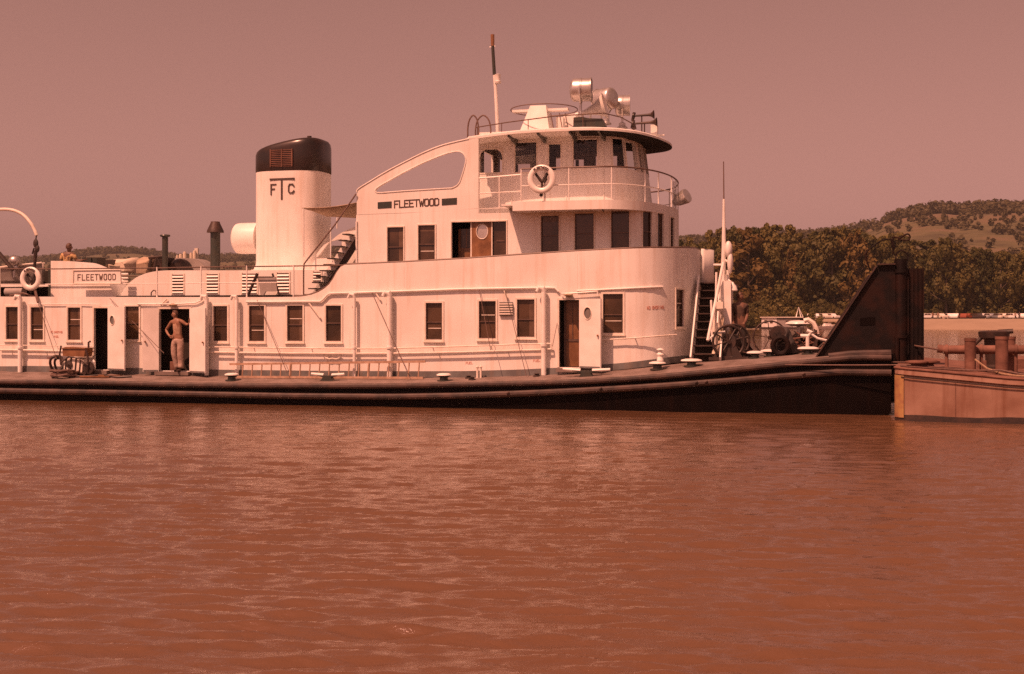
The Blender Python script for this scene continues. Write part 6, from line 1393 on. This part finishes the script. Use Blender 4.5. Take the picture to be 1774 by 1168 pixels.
mb = MB(); mb.tube([P(17, 512, 1.25), P(40, 508, 1.25), P(62, 514, 1.25)], .025, 6); mb.tube([P(60, 500, 1.2), P(66, 524, 1.05)], .04, 6); mb.build('davit_stay', M['cable'], boat)
# canvas-covered gear on the far side of the boat deck
h1 = heap('canvas_cover', [(176, 470), (180, 449), (200, 447), (222, 446), (226, 470)], 5.6, 7.0, 'cream', None, 2, .05); tag(h1, 'cream canvas cover with dark gap over deck gear behind the name board', 'tarpaulin'); h1.rotation_euler = (0, 0, -YAW)
h2 = heap('canvas_cover', [(228, 474), (230, 448), (246, 444), (258, 443), (262, 455), (256, 474)], 5.2, 6.2, 'tan', None, 8, .1); tag(h2, 'rumpled tan canvas bundle beside the dark frame on the boat deck', 'tarpaulin')
for h_ in (h1, h2): place(h_, (0, 0, 0))
mb = MB(); mb.prism(poly([(184, 451), (201, 450), (199, 457), (186, 458)], 5.5), (), 5.45, 5.5); ob = mb.build('window_slot', M['dark'], h1)
mb = MB(); t_ = 5.0
for a, b in (((266, 470), (272, 445)), ((272, 445), (282, 470)), ((258, 447), (290, 444)), ((262, 447), (258, 468))): mb.tube([P(*a, t_), P(*b, t_)], .05, 6)
mb.box(P(262, 0, 5).x, P(281, 0, 5).x, 5.2, 5.8, D2, P(270, 446, 5.2).z); mb.build('engine_frame', M['dark'], boat)
heap('winch_cover', [(290, 472), (292, 452), (300, 447), (312, 452), (315, 472)], 5.3, 6.2, 'dark', boat, 5, .1)
mb = MB(); mb.box(P(142, 0, 4).x, P(158, 0, 4).x, 4, 4.5, D2, P(150, 446, 4).z); mb.box(P(160, 0, 4).x, P(168, 0, 4).x, 4, 4.5, D2, P(164, 446, 4).z); mb.build('battery_box', M['greengrey'], boat)
mb = MB(); mb.box(P(120, 0, 5).x, P(170, 0, 5).x, 4.8, 6, D2, P(150, 458, 5).z); mb.build('deck_locker', M['tan'], boat)

# small lifebuoy-like loop and lamp details left of funnel; box inside the engine doorway
h = doors[1]; (a, _) = MH.at(h[0]); mb = MB(); mb.box(a.x+.22, a.x+.42, 1.38, 1.62, h[2]-.02, h[2]+.26); ob = mb.build('tool_box', M['rust'], None, origin=(a.x+.3, 1.5, h[2])); tag(ob, 'reddish box on the floor just inside the doorway behind the man', 'box')

# ================================================================== PEOPLE
def skin_obj(name, chains, m, parent, sub=1, smooth_=True):
    """one continuous surface grown over a skeleton; chains of (x, y, z, rx, ry) joined where joints coincide"""
    vs = []; es = []; rad = []; idx = {}
    for ch in chains:
        prev = None
        for j in ch:
            k = tuple(round(c, 4) for c in j[:3])
            if k not in idx: idx[k] = len(vs); vs.append(k); rad.append((j[3], j[4] if len(j) > 4 else j[3]))
            if prev is not None and prev != idx[k]: es.append((prev, idx[k]))
            prev = idx[k]
    me = bpy.data.meshes.new(name); me.from_pydata(vs, es, []); me.materials.append(m); ob = bpy.data.objects.new(name, me); COL.objects.link(ob)
    sk_ = ob.modifiers.new('skin', 'SKIN'); sk_.use_smooth_shade = True
    lay = me.skin_vertices[0] if me.skin_vertices else None
    for i, r_ in enumerate(rad): lay.data[i].radius = r_
    lay.data[0].use_root = True
    ss = ob.modifiers.new('sub', 'SUBSURF'); ss.levels = sub; ss.render_levels = sub
    if parent is not None: ob.parent = parent
    return ob
def hand(w, d, side, r=.009):
    """palm and five bent fingers from the wrist w along d; returns chains"""
    w = Vector(w); d = Vector(d).normalized(); s = Vector(side).normalized(); n = d.cross(s); palm = w+d*.07; ch = [[(*w, .027, .02), (*palm, .036, .016)]]
    for i, (o_, l) in enumerate([(-.03, .065), (-.01, .078), (.012, .073), (.032, .055)]):
        a = palm+s*o_+d*.01; b = a+d*l*.55+n*.008; c = b+d*l*.4+n*.022; ch.append([(*palm, .036, .016), (*a, r, r), (*b, r*.9, r*.9), (*c, r*.75, r*.75)])
    t0 = w+d*.025-s*.03; ch.append([(*w, .027, .02), (*t0, .013), (*(t0+d*.035-s*.022), .011), (*(t0+d*.065-s*.025+n*.01), .009)])
    return ch
def head(parent, c, r, face, hm, sm, hat=False):
    """head details: face direction given by a horizontal vector"""
    f = Vector(face).normalized(); s = f.cross(Z3).normalized(); c = Vector(c)
    mb = MB(); mb.use(hm); rings = []
    for i in range(8):
        a = pi/2-(pi*.62)*i/7; rr_ = [];
        for j in range(16):
            b = 2*pi*j/16; dx, dy, dz_ = cos(a)*cos(b), cos(a)*sin(b), sin(a); back = 1.0 if dx < .35 or dz_ > .45 else .8
            rr_.append(tuple(c+(f*dx*.93+s*dy*.84)*r*1.12*back+Vector((0, 0, dz_*r*1.28*(1 if back == 1 else .95)+r*.08))))
        rings.append(rr_)
    mb.loft(rings, True, True); mb.build('hair', None, parent)
    mb = MB()
    mb.use(M['dark'])
    for k in (-1, 1): mb.ball(tuple(c+f*r*.86+s*k*r*.36+Vector((0, 0, r*.05))), r*.1, 8)
    mb.use(sm); mb.lathe(c+f*r*.85+Vector((0, 0, r*.1)), f*.5+Vector((0, 0, -1)), [(0, .003), (r*.35, r*.13), (r*.45, .004)], 8)
    for k in (-1, 1): mb.ball(tuple(c+s*k*r*.84+Vector((0, 0, -r*.02))), r*.2, 8, (.6, .6, 1.2))
    mb.use(M['rust']); mb.obox(c+f*r*.86+Vector((0, 0, -r*.55)), f, s, Z3, (0, .006), (-r*.25, r*.25), (-.004, .004)); mb.build('face', None, parent)
def skull(c, f, r):
    c = Vector(c); f = Vector(f).normalized()
    return [(*(c+Vector((0, 0, -r*.9))-f*.01), r*.62), (*(c+Vector((0, 0, -r*.35))+f*.012), r*.88), (*(c+Vector((0, 0, r*.25))), r*.98), (*(c+Vector((0, 0, r*.75))-f*.01), r*.72)]
def on_deck(px, t): c = P(px, 640, t); return Vector((c.x, t, deckz(c.x, t)))

# the man in the engine-room doorway: bare arms, hand on hip, the other on the frame
g = Vector((P(308, 0, 1.12).x, 1.12, doors[1][2]-.02))
body_ch = [[(0, 0, .95, .13, .10), (0, 0, 1.08, .125, .095), (-.01, 0, 1.22, .14, .10), (-.02, 0, 1.36, .155, .105), (-.03, 0, 1.45, .11, .08), (-.05, 0, 1.50, .055, .055)] ]
hd = (-.08, -.01, 1.63); ff = (-.8, -.6, 0)
sk1 = skull(hd, ff, .098); body_ch.append([(-.05, 0, 1.50, .055, .055)] + sk1)
body_ch += [[(-.03, 0, 1.45, .11, .08), (-.19, .0, 1.42, .062), (-.30, .03, 1.29, .05), (-.40, .06, 1.19, .043), (-.31, -.03, 1.10, .038), (-.22, -.10, 1.03, .03)]]
body_ch += hand((-.22, -.10, 1.03), (.75, .1, -.25), (0, .3, 1))[0:]
body_ch += [[(-.03, 0, 1.45, .11, .08), (.13, .0, 1.43, .062), (.22, .01, 1.37, .05), (.28, .02, 1.33, .043), (.34, .0, 1.36, .035), (.385, -.02, 1.40, .028)]]
body_ch += hand((.385, -.02, 1.40), (.25, -.1, 1), (.2, .9, 0))
body_ch += [[(0, 0, .95, .13, .10), (-.08, 0, .88, .095), (-.10, -.02, .68, .075), (-.085, -.03, .48, .06), (-.06, .02, .28, .052), (-.03, .05, .09, .042)],
            [(0, 0, .95, .13, .10), (.08, 0, .88, .095), (.09, -.02, .68, .075), (.085, -.03, .48, .06), (.09, .0, .28, .052), (.10, -.03, .09, .042)]]
def offset(ch, g): return ch
man = skin_obj('person', body_ch, M['skin'], None, 2); place(man, g); tag(man, 'person in tan trousers and undershirt standing in the doorway, hand on hip', 'person')
skin_obj('undershirt', [[(0, 0, .98, .138, .106), (0, 0, 1.08, .134, .104), (-.01, 0, 1.22, .148, .108), (-.02, 0, 1.35, .158, .112), (-.03, 0, 1.41, .12, .095)]], M['vest'], man, 1)
skin_obj('trousers', [[(0, 0, 1.02, .132, .108), (0, 0, .95, .142, .112), (-.085, 0, .87, .122), (-.105, -.02, .68, .104), (-.09, -.03, .48, .092), (-.065, .02, .28, .086), (-.035, .05, .08, .09)],
                      [(0, 0, .95, .142, .112), (.085, 0, .87, .122), (.095, -.02, .68, .104), (.09, -.03, .48, .092), (.095, .0, .28, .086), (.105, -.03, .08, .09)]], M['trouser'], man, 2)
mb = MB()
for x, y in ((-.035, .03), (.10, -.05)): mb.ball((x, y-.07, .035), .05, 10, (.95, 2.4, .85))
mb.build('shoes', M['dark'], man); head(man, hd, .098, ff, M['hair'], M['skin'])

# the man by the bow winch; his shade is in the skin and shirt tones
g = on_deck(1281, 2.7); g.z -= .0
k_ = 1.0
ch2 = [[(0, 0, .95, .14, .11), (0, 0, 1.12, .14, .11), (0, 0, 1.30, .165, .12), (0, 0, 1.44, .12, .09), (.0, 0, 1.50, .06)], [(.0, 0, 1.50, .06)]+skull((.02, 0, 1.64), (1, -.2, 0), .1),
       [(0, 0, 1.44, .12, .09), (-.17, -.04, 1.42, .065), (-.19, -.10, 1.15, .05), (-.16, -.28, .98, .04), (-.14, -.32, .95, .03)], [(0, 0, 1.44, .12, .09), (.17, .04, 1.42, .065), (.20, .06, 1.15, .05), (.16, -.12, .98, .04), (.14, -.2, .95, .03)],
       [(0, 0, .95, .14, .11), (-.09, 0, .87, .1), (-.11, 0, .48, .065), (-.12, 0, .08, .045)], [(0, 0, .95, .14, .11), (.09, 0, .87, .1), (.10, .02, .48, .065), (.11, .03, .08, .045)]]
ch2 += hand((-.14, -.32, .95), (.2, -.8, -.4), (1, .2, 0)) + hand((.14, -.2, .95), (-.2, -.8, -.4), (1, .2, 0))
man2 = skin_obj('person', ch2, M['skin2'], None, 2); place(man2, g); tag(man2, 'person in tan shirt and dark trousers standing beside the spoked winch wheel', 'person')
skin_obj('shirt', [[(0, 0, .98, .15, .12), (0, 0, 1.12, .152, .122), (0, 0, 1.30, .175, .13), (0, 0, 1.42, .14, .105)], [(0, 0, 1.42, .14, .105), (-.17, -.04, 1.41, .08), (-.19, -.10, 1.18, .065)], [(0, 0, 1.42, .14, .105), (.17, .04, 1.41, .08), (.20, .06, 1.18, .065)]], M['tancloth'], man2, 1)
skin_obj('trousers', [[(0, 0, 1.0, .15, .12), (0, 0, .95, .155, .125), (-.095, 0, .86, .118), (-.115, 0, .48, .088), (-.125, 0, .08, .085)], [(0, 0, .95, .155, .125), (.095, 0, .86, .118), (.105, .02, .48, .088), (.115, .03, .08, .085)]], M['darkcloth'], man2, 1)
mb = MB(); [mb.ball((x, y-.06, .04), .052, 10, (.95, 2.4, .85)) for x, y in ((-.12, 0), (.11, .03))]; mb.build('shoes', M['dark'], man2); head(man2, (.02, 0, 1.64), .1, (1, -.2, 0), M['hair'], M['skin2'])

# the person in yellow seated at the stern, back to us
c = P(118, 449, 3.0); g = Vector((c.x, 3.0, c.z-.42)); 
mb = MB(); mb.box(c.x-.5, c.x+.9, 2.7, 3.5, D2, g.z+.07); mb.build('seat_locker', M['greengrey'], boat)
ch3 = [[(0, 0, .12, .15, .12), (0, 0, .3, .14, .11), (0, 0, .48, .17, .115), (0, 0, .58, .12, .09), (.02, 0, .64, .055)], [(.02, 0, .64, .055)]+skull((.05, -.02, .78), (.8, .6, 0), .1),
       [(0, 0, .58, .12, .09), (-.18, 0, .56, .062), (-.24, -.04, .34, .05), (-.14, -.12, .18, .038), (-.08, -.16, .16, .03)], [(0, 0, .58, .12, .09), (.18, 0, .56, .062), (.28, .04, .36, .05), (.46, .0, .36, .04), (.52, -.02, .38, .03)],
       [(0, 0, .12, .15, .12), (-.09, .1, .12, .1), (-.1, .45, .14, .075), (-.1, .52, -.25, .05)], [(0, 0, .12, .15, .12), (.09, .1, .12, .1), (.12, .45, .14, .075), (.12, .52, -.25, .05)]]
ch3 += hand((.52, -.02, .38), (1, 0, .1), (0, 1, 0)) + hand((-.08, -.16, .16), (1, 0, -.1), (0, 1, 0))
man3 = skin_obj('person', ch3, M['skin2'], None, 2); place(man3, g); tag(man3, 'person in yellow shirt seated above the curved stern locker', 'person')
skin_obj('shirt', [[(0, 0, .12, .165, .13), (0, 0, .3, .155, .122), (0, 0, .48, .182, .128), (0, 0, .57, .14, .105)], [(0, 0, .57, .14, .105), (-.18, 0, .555, .078), (-.23, -.03, .38, .066)], [(0, 0, .57, .14, .105), (.18, 0, .555, .078), (.26, .03, .4, .066)]], M['yellowcloth'], man3, 1)
skin_obj('trousers', [[(0, 0, .12, .16, .13), (-.09, .1, .12, .115), (-.1, .45, .14, .092), (-.1, .52, -.22, .07)], [(0, 0, .12, .16, .13), (.09, .1, .12, .115), (.12, .45, .14, .092), (.12, .52, -.22, .07)]], M['darkcloth'], man3, 1)
head(man3, (.05, -.02, .78), .1, (.8, .6, 0), M['hair'], M['skin2'])
bpy.context.view_layer.update()

# ================================================================== THE AIR
mb = MB(); mb.box(-1500, 1700, -300, 2300, -3.2, 330)
hz = mb.build('haze', None, None, frame=False); tag(hz, kind='stuff')
hm = bpy.data.materials.new('pale_river_air'); hm.use_nodes = True; N = hm.node_tree.nodes; N.remove(N['Principled BSDF'])
pv = N.new('ShaderNodeVolumePrincipled'); pv.inputs['Density'].default_value = 0.00013; pv.inputs['Color'].default_value = (.85, .85, .85, 1); pv.inputs['Anisotropy'].default_value = 0.2
hm.node_tree.links.new(pv.outputs[0], N['Material Output'].inputs['Volume'])
hz.data.materials.clear(); hz.data.materials.append(hm)
